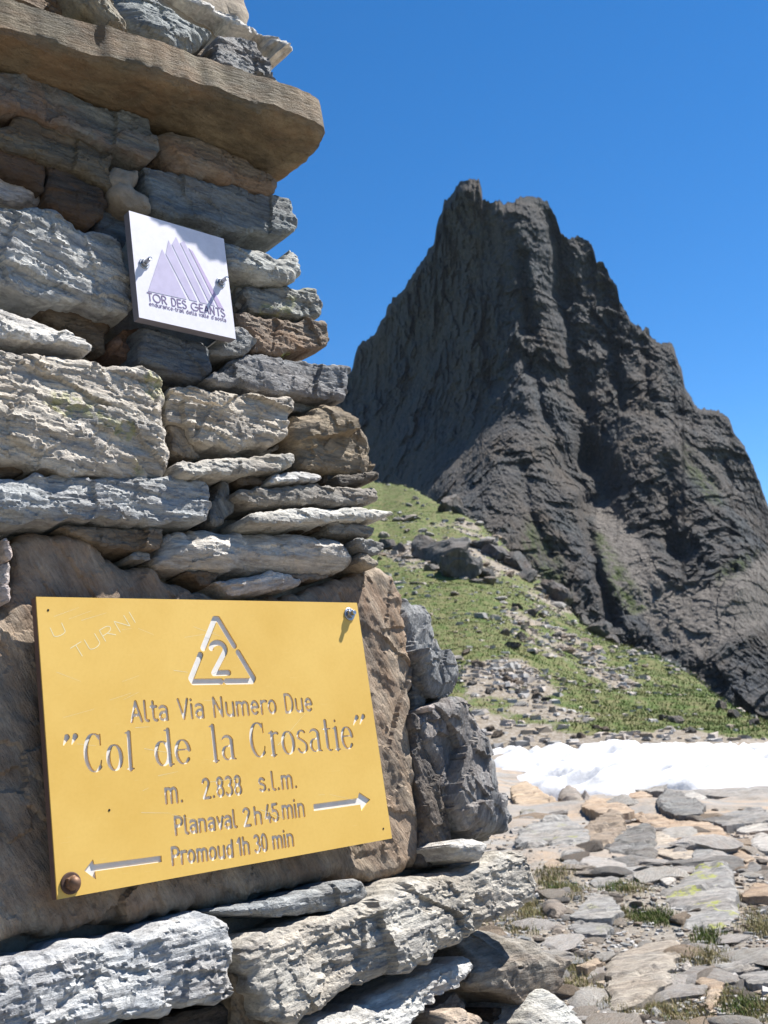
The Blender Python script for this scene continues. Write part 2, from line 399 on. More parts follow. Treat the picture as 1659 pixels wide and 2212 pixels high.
def ground_material():
    t = NT('ground'); co = t.n('TexCoord').outputs['Object']
    g = t.attr('green'); m = t.attr('moss'); rk = t.attr('rocky')
    n1 = t.noise(co, 1.1, 6, .65); n2 = t.noise(co, 9, 6, .7); n3 = t.noise(co, 60, 5, .7); n4 = t.noise(co, 3.2, 5, .6, .4)
    soil = t.mix(t.ramp(n2, .35, .65), (.115, .092, .068), (.27, .24, .20))
    soil = t.mix(t.ramp(n3, .45, .7, 0, .7), soil, (.36, .34, .31))
    soil = t.mix(t.math('MULTIPLY', m, .7), soil, t.mix(n3, (.10, .075, .045), (.19, .155, .085)))
    slab = t.mix(t.ramp(t.noise(t.mapv(co, (1, 2.4, 1)), 1.3, 5, .6, .5), .40, .60), (.27, .255, .235), (.36, .27, .19))
    slab = t.mix(t.ramp(n2, .4, .7, 0, .7), slab, (.19, .18, .165))
    c = t.mix(t.math('MULTIPLY', rk, t.ramp(n4, .36, .46)), soil, slab)
    gr = t.mix(t.ramp(n2, .3, .7), (.045, .078, .014), (.095, .128, .030))
    gr = t.mix(t.ramp(n4, .40, .60, 0, .9), gr, (.155, .140, .062))
    gr = t.mix(t.ramp(n3, .45, .75, 0, .4), gr, (.035, .05, .016))
    hs = t.mix(t.ramp(n2, .35, .7), (.135, .105, .072), (.27, .235, .19))
    hs = t.mix(t.ramp(t.noise(co, 14, 4, .7), .52, .66), hs, (.34, .315, .285))
    far = t.attr('far')
    hl = t.mix(t.ramp(t.math('ADD', g, t.math('MULTIPLY', t.math('SUBTRACT', n2, .5), .8)), .36, .56), hs, gr)
    c = t.mix(far, c, hl)
    b = t.bump(n2, .7, .03); b = t.bump(n3, .8, .008, b)
    return t.done(c, .92, b)
gz = gz + rock_f * 0.05 * (ledge(gy * .9 + gx * .25 + .2 * nz1, gx, .34, 1.6, 3) - .35)
ground = grid_obj('ground', np.stack([gx, gy, gz], -1), len(rad), len(az_), ground_material(),
                  dict(green=green, moss=moss, rocky=rock_f, far=sst(15.5, 17.5, rr_)))
tag(ground, kind='structure')

# snow patch with sun cups
def snow_material():
    t = NT('snow'); co = t.n('TexCoord').outputs['Object']
    a = t.noise(co, 5, 5, .6); b = t.noise(co, 40, 4, .6)
    c = t.mix(t.ramp(a, .5, .75, 0, .6), (.56, .56, .57), (.44, .43, .41))
    t.b.inputs['Subsurface Weight'].default_value = .15; t.b.inputs['Subsurface Radius'].default_value = (.05, .06, .08)
    return t.done(c, .6, t.bump(b, .3, .01, t.bump(a, .3, .05)))
lo, hi = SNOW.min(0), SNOW.max(0)
P = chaikin(chaikin(SNOW)); SPs = .075
xs, ys = np.arange(lo[0] - .2, min(hi[0], 9.5), SPs), np.arange(lo[1] - .2, hi[1] + .2, SPs)
X, Y = np.meshgrid(xs, ys); A = np.stack([X.ravel(), Y.ravel()], -1)
A2 = A + .25 * np.stack([perlin(p3(A[:, 0] / .6, A[:, 1] / .6, 1.)), perlin(p3(A[:, 0] / .6, A[:, 1] / .6, 5.))], -1)
d = np.where(inside(P, A2), 1, -1) * bdist(P, A2)
cup = -np.abs(perlin(p3(A[:, 0] / .75, A[:, 1] / .6, 2.))) * .32 - np.abs(perlin(p3(A[:, 0] / .33, A[:, 1] / .3, 9.))) * .07
h = -.13 + .19 * np.sqrt(np.clip(d / 1.1, 0, 1)) + (1.25 * cup + .09) * sst(0, .5, d) + .10 * fbm(p3(A[:, 0] / 2.2, A[:, 1] / 2.2, 4.), 2, 31)
z = np.where(d > 0, h, -.13 + d * 1.2)
tag(grid_obj('snow_patch', np.stack([A[:, 0], A[:, 1], z], -1), len(ys), len(xs), snow_material()), 'long white snow patch with sun cups below the green slope', 'snow patch', kind='thing')

# ---------------------------------------------------------------- the crag
z6 = [(-300, 1250), (-120, 1060), (0, 930), (40, 860), (90, 780), (112, 700), (125, 685), (180, 650), (200, 600), (217, 588), (222, 550), (240, 528), (290, 480), (330, 410), (370, 360), (375, 330), (400, 308), (408, 245), (430, 190), (440, 150), (475, 118), (482, 95), (510, 75), (535, 64), (570, 70), (579, 100), (583, 146), (610, 155), (650, 150), (665, 166), (690, 153), (702, 160), (715, 140), (740, 138), (760, 132), (800, 140), (830, 158), (850, 190), (862, 220), (875, 262), (905, 296), (920, 288), (950, 286), (975, 296), (995, 325), (1006, 350), (1011, 382), (1035, 377), (1050, 405), (1065, 440), (1090, 470), (1100, 530), (1120, 560), (1145, 612), (1150, 622), (1170, 618), (1185, 640), (1195, 628), (1210, 632), (1214, 658), (1250, 692), (1290, 684), (1305, 710), (1322, 760), (1334, 790), (1345, 850), (1385, 920), (1400, 938), (1440, 934), (1475, 940), (1515, 978), (1530, 1020), (1560, 1058), (1590, 1120), (1615, 1180), (1635, 1240), (1660, 1300), (1760, 1450), (1900, 1640), (2200, 1950)]
SK = np.array(z6, float) * .573 + np.array((708.6, 345.6))
CT = np.array([  # x, y, distance in metres
 (1010, 390, 432), (1150, 420, 436), (960, 520, 470), (900, 590, 500), (840, 650, 535), (780, 770, 575), (740, 830, 590), (780, 930, 540), (830, 1040, 480), (650, 1000, 600), (600, 1200, 560),
 (1080, 480, 424), (1100, 560, 418), (1130, 640, 411), (1140, 740, 402), (1152, 850, 390), (1190, 960, 372), (1245, 1070, 350), (1290, 1210, 318), (1345, 1380, 268),
 (1000, 700, 455), (950, 850, 470), (1000, 950, 420), (1060, 980, 352), (990, 1085, 325), (1160, 1120, 318), (1200, 1280, 270), (1090, 1050, 330), (1000, 1180, 280), (1180, 420, 438),
 (1200, 640, 432), (1260, 880, 424), (1270, 1000, 415), (1280, 1080, 392), (1230, 800, 428), (1350, 1160, 352), (1420, 1230, 330), (1440, 1280, 310),
 (1250, 520, 442), (1330, 640, 440), (1380, 720, 436), (1460, 740, 442), (1500, 880, 428), (1560, 930, 418), (1650, 1090, 420), (1800, 1330, 420), (1950, 1500, 420),
 (1400, 820, 424), (1360, 900, 400), (1450, 940, 392), (1330, 980, 388), (1390, 1040, 372), (1500, 1050, 380), (1540, 1160, 356), (1470, 1190, 362), (1560, 1230, 338), (1600, 1120, 385),
 (1500, 1290, 300), (1600, 1270, 292), (1600, 1400, 228), (1500, 1440, 220), (1650, 1500, 176), (1400, 1400, 248), (1750, 1450, 260), (1900, 1650, 250), (1500, 1700, 130), (1100, 1500, 220), (900, 1400, 260), (1659, 1650, 130), (1300, 1600, 170)], float)
_sc = np.array([(1500, 1290, 300), (1600, 1270, 292), (1420, 1230, 330)])
CT[:, 2] = np.where(CT[:, 2] < 330, 330 + (CT[:, 2] - 330) * .28, CT[:, 2])
def rbf(C, V, X):
    k = lambda a, b: np.linalg.norm(a[:, None] - b[None], axis=2)
    n = len(C); A = np.zeros((n + 3, n + 3)); A[:n, :n] = k(C, C) - 6.0 * np.eye(n); A[:n, n] = 1; A[:n, n + 1:] = C; A[n, :n] = 1; A[n + 1:, :n] = C.T
    w = np.linalg.solve(A, np.concatenate([V, [0, 0, 0]]))
    out = []
    for i in range(0, len(X), 20000): out.append(k(X[i:i + 20000], C) @ w[:n] + w[n] + X[i:i + 20000] @ w[n + 1:])
    return np.concatenate(out)
cxs = np.concatenate([np.arange(560, 730, 12.0), np.arange(730, 1680, 2.3), np.arange(1682, 2000, 10.0)])
cy = np.interp(cxs, SK[:, 0], SK[:, 1]) + 4.5 * (fbm(p3(cxs / 11, 0 * cxs), 3, 40, .7, True) + .8 * (hash1(np.floor(cxs / 9 + .6 * perlin(p3(cxs / 6, 0 * cxs)))) - .5))
NR = 400
tt = np.concatenate([[0], np.linspace(.0012, 1, NR - 1) ** 1.0])
PX = np.repeat(cxs[None], NR, 0); PY = cy[None] + tt[:, None] * (1720 - cy[None])
Q = np.stack([PX.ravel(), PY.ravel()], -1)
dist = rbf(CT[:, :2], CT[:, 2], Q)
r = ray(Q[:, 0], Q[:, 1]); r = r / r[:, 1:2]
B = EYE + r * dist[:, None]
sh = np.stack([B[:, 0] + .30 * B[:, 2], B[:, 1] * .6, B[:, 2] * .9 - .25 * B[:, 0]], -1)      # gullies fall steeply to the right
wp = sh + 7 * np.stack([perlin(sh / 40, 51), perlin(sh / 40, 52), perlin(sh / 40, 53)], -1)
low = sst(980, 1250, Q[:, 1])
leftf = 1 - sst(-60, 60, Q[:, 0] - np.interp(Q[:, 1], [400, 640, 850, 1000, 1100], [1100, 1120, 1130, 1050, 980]))
wr = np.stack([perlin(B / 14, 91), perlin(B / 14, 92), perlin(B / 14, 93)], -1) * 2
msk = .45 + 1.1 * np.clip(.5 + 1.4 * perlin(B / 38, 95), 0, 1)
ns = 8.0 * fbm(wp * np.array((1, 1, .45)) / 55, 4, 61, .5, True) + 2.6 * msk * fbm((B + 2 * wr) * np.array((1, 1, .7)) / 19, 4, 64, .55, True) + 1.5 * fbm(B / 3.6, 3, 67, .6, True)
Bw = B + wr; Bw[:, 0] = Bw[:, 0] - .8 * (Bw[:, 1] - 400)
fc = msk * (np.maximum(facets(Bw[:, 0] + .45 * Bw[:, 2], Bw[:, 2] - .3 * Bw[:, 0], 13., 22., 5), facets(Bw[:, 0] - .3 * Bw[:, 2], Bw[:, 2] + .5 * Bw[:, 0], 16., 12., 15)) * 8.0
     + np.maximum(facets(Bw[:, 0] + .2 * Bw[:, 2], Bw[:, 2], 6., 9., 6), facets(Bw[:, 0] - .6 * Bw[:, 2], Bw[:, 2] + .6 * Bw[:, 0], 7., 5., 16)) * 4.2 + facets(Bw[:, 0] - .3 * Bw[:, 2], Bw[:, 2] + .3 * Bw[:, 0], 2.6, 3.2, 9) * 2.0)
for ln, wd_, dp in (([(1128, 560), (1142, 740), (1175, 900), (1250, 1060), (1283, 1200), (1325, 1340)], 16, 14), ([(1200, 470), (1215, 640), (1235, 780), (1262, 880), (1275, 1000)], 20, 12), ([(1300, 620), (1325, 760), (1345, 880)], 14, 8), ([(1385, 740), (1400, 840), (1420, 900)], 12, 7),
                    ([(1440, 1010), (1440, 1120), (1460, 1210)], 22, 9), ([(1560, 1000), (1590, 1100), (1570, 1200)], 16, 8), ([(1050, 420), (1060, 520), (1090, 600)], 10, 5), ([(1000, 560), (960, 700), (930, 850)], 14, 5), ([(1130, 1010), (1140, 1100), (1190, 1200)], 14, 7)):
    ln = np.array(ln, float); dd = np.full(len(Q), 1e9); jq = Q + 9 * np.stack([perlin(p3(Q[:, 0] / 40, Q[:, 1] / 40, 3.)), perlin(p3(Q[:, 0] / 40, Q[:, 1] / 40, 8.))], -1)
    for a_, b_ in zip(ln[:-1], ln[1:]):
        e_ = b_ - a_; t_ = np.clip((jq - a_) @ e_ / (e_ @ e_), 0, 1); dd = np.minimum(dd, np.linalg.norm(jq - a_ - t_[:, None] * e_, axis=1))
    ns = ns - dp * np.exp(-(dd / wd_) ** 2)
fade = np.clip(tt * 60, .12, 1).repeat(len(cxs))
scree = np.maximum.reduce([soft([(1278, 1075), (1300, 1060), (1350, 1110), (1400, 1180), (1450, 1250), (1420, 1270), (1470, 1330), (1360, 1330), (1310, 1230), (1285, 1150)], Q, 14),
                           soft([(1430, 1260), (1540, 1250), (1600, 1230), (1670, 1170), (1720, 1200), (1720, 1330), (1600, 1370), (1520, 1420), (1430, 1390), (1380, 1330)], Q, 18),
                           .2 * soft([(1060, 985), (1100, 1000), (1160, 1100), (1200, 1200), (1180, 1300), (1050, 1150), (985, 1090)], Q, 16),
                           .45 * soft([(1340, 890), (1420, 900), (1500, 900), (1600, 960), (1660, 1090), (1560, 1080), (1440, 1000), (1340, 1000)], Q, 16)])
amp = (1 - .2 * leftf) * (.75 + .25 * low) * fade * (1 - .5 * scree * sst(1030, 1100, Q[:, 1]))
dist2 = dist - (ns + fc) * amp * np.clip(dist / 400, .7, 1)
Vm = EYE + r * dist2[:, None]
V0 = Vm.reshape(NR, -1, 3)
back = [V0[:1] + np.array((0, 25. * j, -38. * j * j * .6 - 6 * j)) for j in (4, 3, 2, 1)]
Va = np.concatenate(back + [V0])
def rep(a): a = a.reshape(NR, -1); return np.concatenate([a[:1]] * 4 + [a]).ravel()
gcr = np.maximum.reduce([soft([(1282, 1150), (1300, 1150), (1350, 1230), (1400, 1310), (1370, 1330), (1320, 1290)], Q, 12), .8 * soft([(1480, 960), (1530, 1020), (1560, 1090), (1530, 1080), (1480, 1010)], Q, 12),
                         .8 * soft([(1140, 1120), (1200, 1180), (1230, 1280), (1190, 1280), (1130, 1180)], Q, 14), .8 * soft([(1540, 1240), (1600, 1200), (1640, 1190), (1600, 1240), (1550, 1260)], Q, 10)])
def crag_material():
    t = NT('crag_rock'); co = t.n('TexCoord').outputs['Object']; sc = t.attr('scree'); gr = t.attr('grass')
    a = t.noise(t.mapv(co, (1, 1, .5)), .035, 6, .65, .4); b = t.noise(t.mapv(co, (1, 1, .6)), .22, 6, .7); c_ = t.noise(co, .9, 5, .7)
    c = t.mix(t.ramp(a, .36, .64), (.050, .058, .068), (.098, .077, .059))
    c = t.mix(t.ramp(b, .42, .72, 0, .75), c, (.105, .094, .083))
    c = t.mix(t.ramp(t.noise(t.mapv(co, (1, 1, 1.4)), .06, 5, .6), .52, .70, 0, .7), c, (.060, .074, .080))
    c = t.mix(t.ramp(c_, .53, .64, 0, .7), c, (.17, .158, .145))
    c = t.mix(t.ramp(t.noise(t.mapv(co, (1, 1, .25)), .45, 4, .6), .52, .66, 0, .45), c, (.028, .026, .025))
    s_ = t.mix(t.ramp(c_, .35, .65), (.115, .10, .086), (.235, .21, .185))
    c = t.mix(t.math('MULTIPLY', sc, t.ramp(t.math('ADD', b, t.math('MULTIPLY', sc, .35)), .50, .80)), c, s_)
    c = t.mix(t.math('MULTIPLY', gr, t.ramp(b, .42, .58)), c, t.mix(c_, (.045, .075, .02), (.10, .115, .035)))
    return t.done(c, .95, t.bump(c_, 1.0, 1.3, t.bump(b, .9, 2.8)))
mt = tag(grid_obj('mountain', Va, NR + 4, len(cxs), crag_material(), dict(scree=rep(scree), grass=rep(gcr))), kind='structure')
mt.data.polygons.foreach_set('use_smooth', np.zeros(len(mt.data.polygons), bool))
# thin mountain air
hm = bpy.data.materials.new('thin_haze'); hm.use_nodes = True; ht = hm.node_tree; ht.nodes.clear()
pv = ht.nodes.new('ShaderNodeVolumePrincipled'); pv.inputs['Density'].default_value = 0.000034; pv.inputs['Color'].default_value = (.72, .84, 1, 1); pv.inputs['Anisotropy'].default_value = 0.0
ho = ht.nodes.new('ShaderNodeOutputMaterial'); ht.links.new(pv.outputs[0], ho.inputs['Volume'])
zl, zh, e_ = float(min(gz.min(), Va[..., 2].min())) - 1.0, float(Va[..., 2].max()) + 3.0, 9100.0
tag(mesh_obj('haze', [(x, y, z) for z in (zl, zh) for y in (-e_, e_) for x in (-e_, e_)], [(0, 2, 3, 1), (4, 5, 7, 6), (0, 1, 5, 4), (2, 6, 7, 3), (0, 4, 6, 2), (1, 3, 7, 5)], hm, None, False), 'thin clear mountain air over the pass', 'haze', kind='stuff')
# ---------------------------------------------------------------- the stone pillar
pillar = tag(empty('stone_cairn', MW), 'tall cairn of stacked grey schist slabs carrying two signs', 'cairn')
PALE = (0.40, 0.395, 0.375); GREY = (0.27, 0.28, 0.28); BLUE = (0.21, 0.245, 0.26); TAN = (0.35, 0.30, 0.235)
BROWN = (0.17, 0.135, 0.10); DARK = (0.085, 0.07, 0.058); SLATE = (0.13, 0.145, 0.16); WARM = (0.33, 0.305, 0.265)
D = math.radians
L = -140
ST = [  # outline, z, colour, options
 # stones lying on the cap
 ([(20,-60),(130,-10),(147,22),(120,34),(60,14),(10,-10)], .00, BROWN, dict(rust=.2)),
 ([(150,-60),(215,30),(250,64),(270,73),(285,63),(287,48),(270,22),(248,-15),(235,-60)], .05, (.30,.28,.22), dict(rust=.25, rnd=.03, dip=D(-40))),
 ([(250,-60),(262,0),(292,72),(320,90),(370,108),(400,108),(440,90),(477,68),(468,48),(425,30),(350,-25),(330,-60)], .03, (.23,.25,.25), dict(rnd=.035, tilt=(0,-.25))),
 ([(350,-60),(355,-20),(425,28),(467,47),(480,70),(520,82),(563,84),(576,134),(590,139),(610,128),(607,117),(575,90),(540,65),(500,30),(465,2),(440,-30),(420,-60)], -.06, (.50,.49,.47), dict(tilt=(0,-1.1), rnd=.02)),
 ([(470,85),(492,70),(563,83),(570,120),(587,150),(594,182),(550,172),(465,142),(458,125)], .01, (.24,.25,.26), dict(tilt=(0,-.1))),
 ([(405,120),(440,100),(462,95),(460,130),(430,132)], -.05, BROWN, {}),
 ([(588,160),(598,172),(630,215),(628,222),(600,195),(590,182)], .02, WARM, {}),
 # below the cap
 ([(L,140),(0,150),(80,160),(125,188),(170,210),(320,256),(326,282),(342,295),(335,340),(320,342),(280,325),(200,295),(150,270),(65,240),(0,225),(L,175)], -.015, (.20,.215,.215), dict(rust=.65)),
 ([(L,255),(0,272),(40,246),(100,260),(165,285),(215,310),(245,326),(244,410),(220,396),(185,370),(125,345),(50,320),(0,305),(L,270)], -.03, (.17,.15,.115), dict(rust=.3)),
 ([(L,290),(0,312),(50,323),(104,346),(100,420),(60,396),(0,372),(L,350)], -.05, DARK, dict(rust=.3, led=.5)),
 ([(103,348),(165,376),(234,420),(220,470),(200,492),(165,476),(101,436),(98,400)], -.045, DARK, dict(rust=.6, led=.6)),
 ([(L,345),(0,384),(55,400),(98,426),(98,446),(50,440),(0,430),(L,405)], -.075, (.48,.45,.44), dict(rough=1.6)),
 ([(344,282),(360,270),(400,278),(480,300),(550,325),(590,360),(611,395),(605,415),(550,400),(475,385),(400,365),(385,360),(346,312)], -.01, (.27,.23,.185), dict(rust=.55, rnd=.025)),
 ([(330,345),(384,348),(386,362),(340,360)], -.05, SLATE, {}),
 ([(310,353),(390,373),(500,396),(605,419),(635,423),(640,450),(638,505),(575,499),(480,486),(400,468),(330,452),(322,420)], -.018, (.22,.25,.265), dict(led=.7, rough=.7)),
 ([(330,452),(400,470),(480,490),(484,512),(400,500),(330,490)], -.04, BLUE, {}),
 ([(215,425),(245,432),(275,455),(280,520),(262,524),(232,515),(205,500)], -.055, SLATE, {}),
 ([(478,512),(505,519),(565,538),(620,548),(650,528),(655,517),(661,567),(645,602),(625,612),(590,606),(550,600),(500,580),(484,560)], .0, (.30,.315,.31), dict(rnd=.022, tilt=(0,-.25))),
 ([(490,577),(530,577),(570,612),(550,618),(500,604)], -.04, BROWN, dict(rust=.3)),
 ([(525,618),(565,624),(620,614),(645,619),(685,622),(692,642),(703,652),(698,680),(650,683),(600,678),(540,668)], -.012, (.27,.28,.265), dict(lichen=.4)),
 ([(512,617),(530,620),(536,662),(515,668)], -.03, WARM, {}),
 ([(500,598),(514,600),(513,690),(500,690)], -.04, (.28,.28,.25), {}),
 ([(512,668),(540,672),(600,685),(650,688),(700,690),(713,707),(710,737),(690,748),(650,757),(625,767),(545,757),(552,732),(520,702)], -.008, (.21,.19,.165), dict(lichen=1.3, rust=.6)),
 ([(478,732),(512,702),(530,704),(558,734),(535,764),(500,764),(460,757)], .0, (.26,.27,.275), {}),
 ([(308,702),(350,712),(400,727),(450,740),(460,752),(455,782),(463,797),(460,810),(435,817),(390,812),(350,797),(298,782)], -.005, (.135,.155,.175), dict(led=.7)),
 ([(250,727),(280,707),(312,699),(310,732),(298,777),(280,777),(248,752)], -.03, (.19,.12,.09), dict(rust=.7)),
 ([(L,430),(0,446),(50,450),(90,449),(140,472),(175,494),(220,507),(266,526),(282,632),(285,672),(270,680),(215,667),(150,647),(65,632),(0,608),(L,575)], -.015, (.33,.345,.35), dict(dip=D(-14), led=1.2)),
 ([(L,615),(0,655),(50,663),(95,681),(125,700),(165,724),(195,744),(190,763),(145,750),(100,738),(0,727),(L,690)], .0, (.44,.43,.41), dict(tilt=(0,-.35))),
 ([(L,585),(0,618),(65,636),(150,652),(215,670),(255,702),(222,732),(226,768),(195,764),(198,742),(165,722),(95,680),(50,662),(0,650),(L,610)], -.055, BROWN, dict(rust=.3)),
 ([(L,715),(0,738),(75,748),(150,758),(240,778),(300,788),(345,805),(367,828),(365,884),(371,934),(378,974),(376,1028),(303,1024),(220,1023),(138,1017),(55,995),(0,987),(L,978)], .012, (.41,.385,.345), dict(dip=D(-10), led=1.35, rough=1.2, lichen=.5, rnd=.02)),
 ([(371,831),(435,825),(480,838),(550,848),(635,858),(632,882),(625,902),(628,935),(600,955),(580,966),(519,970),(450,962),(427,946),(408,914),(376,902)], .005, (.38,.35,.305), dict(dip=D(-8), led=1.3, rough=1.3)),
 ([(371,908),(397,914),(420,948),(439,984),(408,985),(382,973)], -.015, (.30,.26,.21), dict(dip=D(-50))),
 ([(440,820),(460,806),(500,783),(535,758),(600,765),(700,781),(757,791),(750,862),(735,867),(690,857),(635,848),(550,838),(480,828)], -.002, (.24,.25,.265), dict(led=.6)),
 ([(637,858),(690,861),(735,871),(700,872),(660,884),(637,884)], -.03, WARM, {}),
 ([(635,888),(660,884),(700,873),(735,874),(785,888),(800,912),(825,958),(825,1006),(784,1012),(706,1012),(657,1006),(650,975),(632,950)], .0, (.29,.24,.175), dict(rough=1.2, led=.5, block=.6, rnd=.03)),
 ([(470,972),(524,973),(580,970),(605,958),(620,966),(560,984),(490,986)], -.035, WARM, {}),
 ([(383,996),(441,987),(524,985),(640,973),(643,996),(607,1012),(524,1022),(441,1028),(383,1026)], .012, (.37,.36,.33), dict(rnd=.008, tilt=(0,-.3))),
 ([(588,1026),(651,1014),(704,1025),(695,1038),(646,1041),(583,1042)], .005, (.40,.40,.39), dict(rnd=.006, tilt=(0,-.5))),
 ([(508,1031),(583,1030),(588,1047),(513,1052)], -.02, BROWN, dict(rnd=.006)),
 ([(705,1018),(728,1016),(730,1042),(700,1042)], -.03, BROWN, dict(rnd=.006)),
 ([(729,1024),(811,1014),(821,1030),(795,1043),(734,1043)], -.005, (.13,.12,.105), dict(rnd=.007)),
 ([(513,1057),(580,1050),(690,1047),(789,1047),(822,1049),(828,1074),(795,1085),(662,1088),(552,1090),(516,1080)], .0, (.28,.265,.24), dict(rnd=.009)),
 ([(540,1107),(596,1100),(662,1091),(773,1089),(811,1089),(861,1104),(820,1118),(745,1123),(635,1129),(540,1130)], .012, (.42,.42,.40), dict(rnd=.01, tilt=(0,-.45))),
 ([(580,1131),(640,1131),(718,1125),(718,1146),(660,1143),(560,1138)], -.03, BROWN, dict(rnd=.006)),
 ([(720,1122),(773,1124),(822,1134),(811,1157),(767,1155),(720,1146)], .0, (.29,.28,.255), dict(rnd=.007)),
 ([(772,1159),(795,1158),(842,1168),(833,1190),(806,1196),(780,1178)], .005, (.27,.28,.275), dict(rnd=.008)),
 ([(782,1192),(800,1194),(824,1216),(812,1228),(780,1214)], .0, WARM, dict(rnd=.008)),
 ([(L,1030),(0,1033),(33,1031),(66,1018),(138,1021),(221,1025),(304,1030),(386,1031),(458,1036),(458,1085),(447,1131),(386,1132),(304,1129),(221,1124),(110,1119),(0,1119),(L,1120)], .0, (.30,.315,.325), dict(led=1.25, rough=1.2)),
 ([(L,985),(0,994),(60,1000),(66,1014),(30,1027),(0,1029),(L,1026)], -.03, BROWN, {}),
 ([(470,1085),(486,1036),(502,1031),(513,1074),(519,1096),(491,1128),(462,1126)], -.01, (.21,.215,.21), dict(dip=D(-70), rust=.3)),
 ([(381,1141),(442,1135),(552,1140),(662,1148),(740,1158),(773,1179),(781,1206),(767,1222),(718,1230),(552,1227),(386,1225),(350,1217),(355,1190),(367,1158)], -.008, (.41,.39,.36), dict(rnd=.034, led=.8)),
 ([(130,1134),(353,1140),(353,1181),(309,1184),(237,1176),(166,1151)], -.015, (.23,.20,.165), dict(rnd=.008)),
 ([(280,1194),(309,1189),(329,1194),(326,1212),(287,1210)], -.025, GREY, {}),
 ([(464,1256),(524,1245),(596,1229),(613,1234),(657,1250),(651,1264),(580,1276),(497,1287),(486,1272)], -.018, (.43,.41,.39), dict(rnd=.01, dip=D(12), led=1.6)),
 ([(400,1232),(480,1234),(470,1252),(440,1262),(410,1246)], -.03, BROWN, {}),
 ([(600,1234),(700,1236),(730,1240),(660,1256),(620,1240)], -.03, (.22,.19,.16), {}),
 ([(10,1160),(24,1158),(32,1200),(20,1212),(10,1196)], -.008, (.45,.38,.35), dict(rnd=.012, edge=.4)),
 ([(8,1214),(28,1212),(32,1250),(18,1262),(6,1244)], -.008, (.46,.41,.39), dict(rnd=.012, edge=.4)),
 ([(6,1262),(22,1264),(26,1296),(12,1302),(4,1284)], -.01, (.44,.38,.36), dict(rnd=.012, edge=.4)),
 # upright slab that carries the yellow sign
 ([(34,1152),(110,1141),(150,1146),(200,1166),(250,1210),(320,1223),(360,1246),(420,1270),(455,1290),(560,1296),(640,1280),(760,1241),(800,1221),(822,1216),(850,1250),(865,1300),(885,1370),(897,1450),(891,1530),(905,1680),(915,1760),(912,1868),(843,1900),(780,1901),(700,1895),(670,1908),(562,1932),(484,1955),(312,1983),(117,2012),(0,2042),(L,2062),(L,1330),(0,1310),(38,1260)], -.034, (.335,.275,.215), dict(dip=D(-62), led=.3, rough=.5, rust=.42, rnd=.022, sp=.0036)),
 ([(L,1130),(0,1140),(8,1170),(4,1300),(L,1310)], -.05, BROWN, {}),
 # blocks on the right flank
 ([(868,1301),(890,1294),(938,1293),(960,1320),(975,1360),(985,1400),(1005,1437),(1000,1470),(985,1500),(960,1511),(935,1500),(925,1450),(900,1420),(880,1370)], -.03, (.25,.255,.26), dict(rough=.5, led=.05, block=1., dip=1.1, rnd=.03, rust=.15)),
 ([(893,1430),(918,1432),(930,1475),(925,1520),(905,1535),(894,1530)], -.05, (.20,.195,.18), {}),
 ([(915,1546),(960,1512),(1000,1499),(1030,1530),(1060,1600),(1090,1680),(1110,1730),(1118,1765),(1100,1800),(1050,1811),(1005,1800),(985,1760),(965,1700),(945,1620),(920,1580)], -.01, (.25,.255,.26), dict(rough=.5, led=.05, block=1.1, dip=1.2, rnd=.03, rust=.2)),
 ([(891,1541),(905,1546),(925,1600),(950,1660),(975,1760),(985,1830),(980,1870),(920,1870),(916,1760),(905,1650)], -.02, (.13,.125,.12), dict(dip=D(-75))),
 ([(985,1822),(1010,1809),(1060,1816),(1065,1830),(1040,1860),(1000,1856)], .05, (.40,.39,.37), dict(rnd=.02)),
 ([(920,1526),(932,1522),(936,1534),(924,1540)], -.02, (.45,.40,.38), dict(rnd=.006, edge=.3)),
 # plinth
 ([(519,2042),(547,2026),(703,1980),(820,1941),(882,1909),(976,1882),(1015,1893),(1070,1858),(1125,1823),(1156,1854),(1171,1900),(1164,1940),(1093,1979),(1015,2025),(937,2071),(875,2103),(750,2149),(664,2204),(640,2236),(578,2212),(548,2127),(539,2088),(523,2072)], .055, (.34,.325,.295), dict(dip=D(6), led=1.2, rough=1., block=.8, rnd=.018, tilt=(0,-.3), crease=((519,2048),(1150,1850),-.9,.1))),
 ([(L,2110),(0,2077),(78,2068),(195,2030),(344,1999),(469,1964),(500,1979),(515,2010),(515,2072),(502,2088),(512,2143),(437,2166),(312,2190),(195,2221),(0,2255),(L,2275)], .05, (.32,.335,.35), dict(dip=D(4), led=1.2, rough=1., block=.7, rnd=.014, tilt=(0,-.25), crease=((0,2110),(500,2002),-.8,.08))),
 ([(476,1964),(625,1932),(742,1898),(781,1898),(800,1932),(781,1955),(703,1971),(625,1975),(546,1979),(500,1975)], .015, (.27,.29,.305), dict(rnd=.012)),
 ([(500,2098),(523,2105),(547,2143),(576,2182),(584,2230),(515,2240)], .02, (.25,.21,.155), dict(dip=D(-65))),
 ([(690,2205),(781,2180),(828,2157),(937,2104),(1037,2065),(1043,2088),(1000,2127),(921,2174),(860,2230),(700,2270)], .055, (.38,.385,.38), dict(dip=D(5), led=1.5, tilt=(0,-.6), rnd=.015)),
 ([(1040,2050),(1066,2000),(1126,2008),(1174,2025),(1242,2066),(1246,2078),(1230,2110),(1194,2181),(1134,2169),(1014,2130)], .03, (.27,.25,.22), dict(rough=.5, led=.15, block=.25, rnd=.012, rust=.25, crease=((1030,2093),(1244,2069),-1.5,.16))),
 ([(1162,2215),(1202,2158),(1222,2138),(1250,2157),(1274,2189),(1285,2260),(1165,2280)], .08, (.38,.385,.37), dict(rnd=.04, tilt=(0,-.5))),
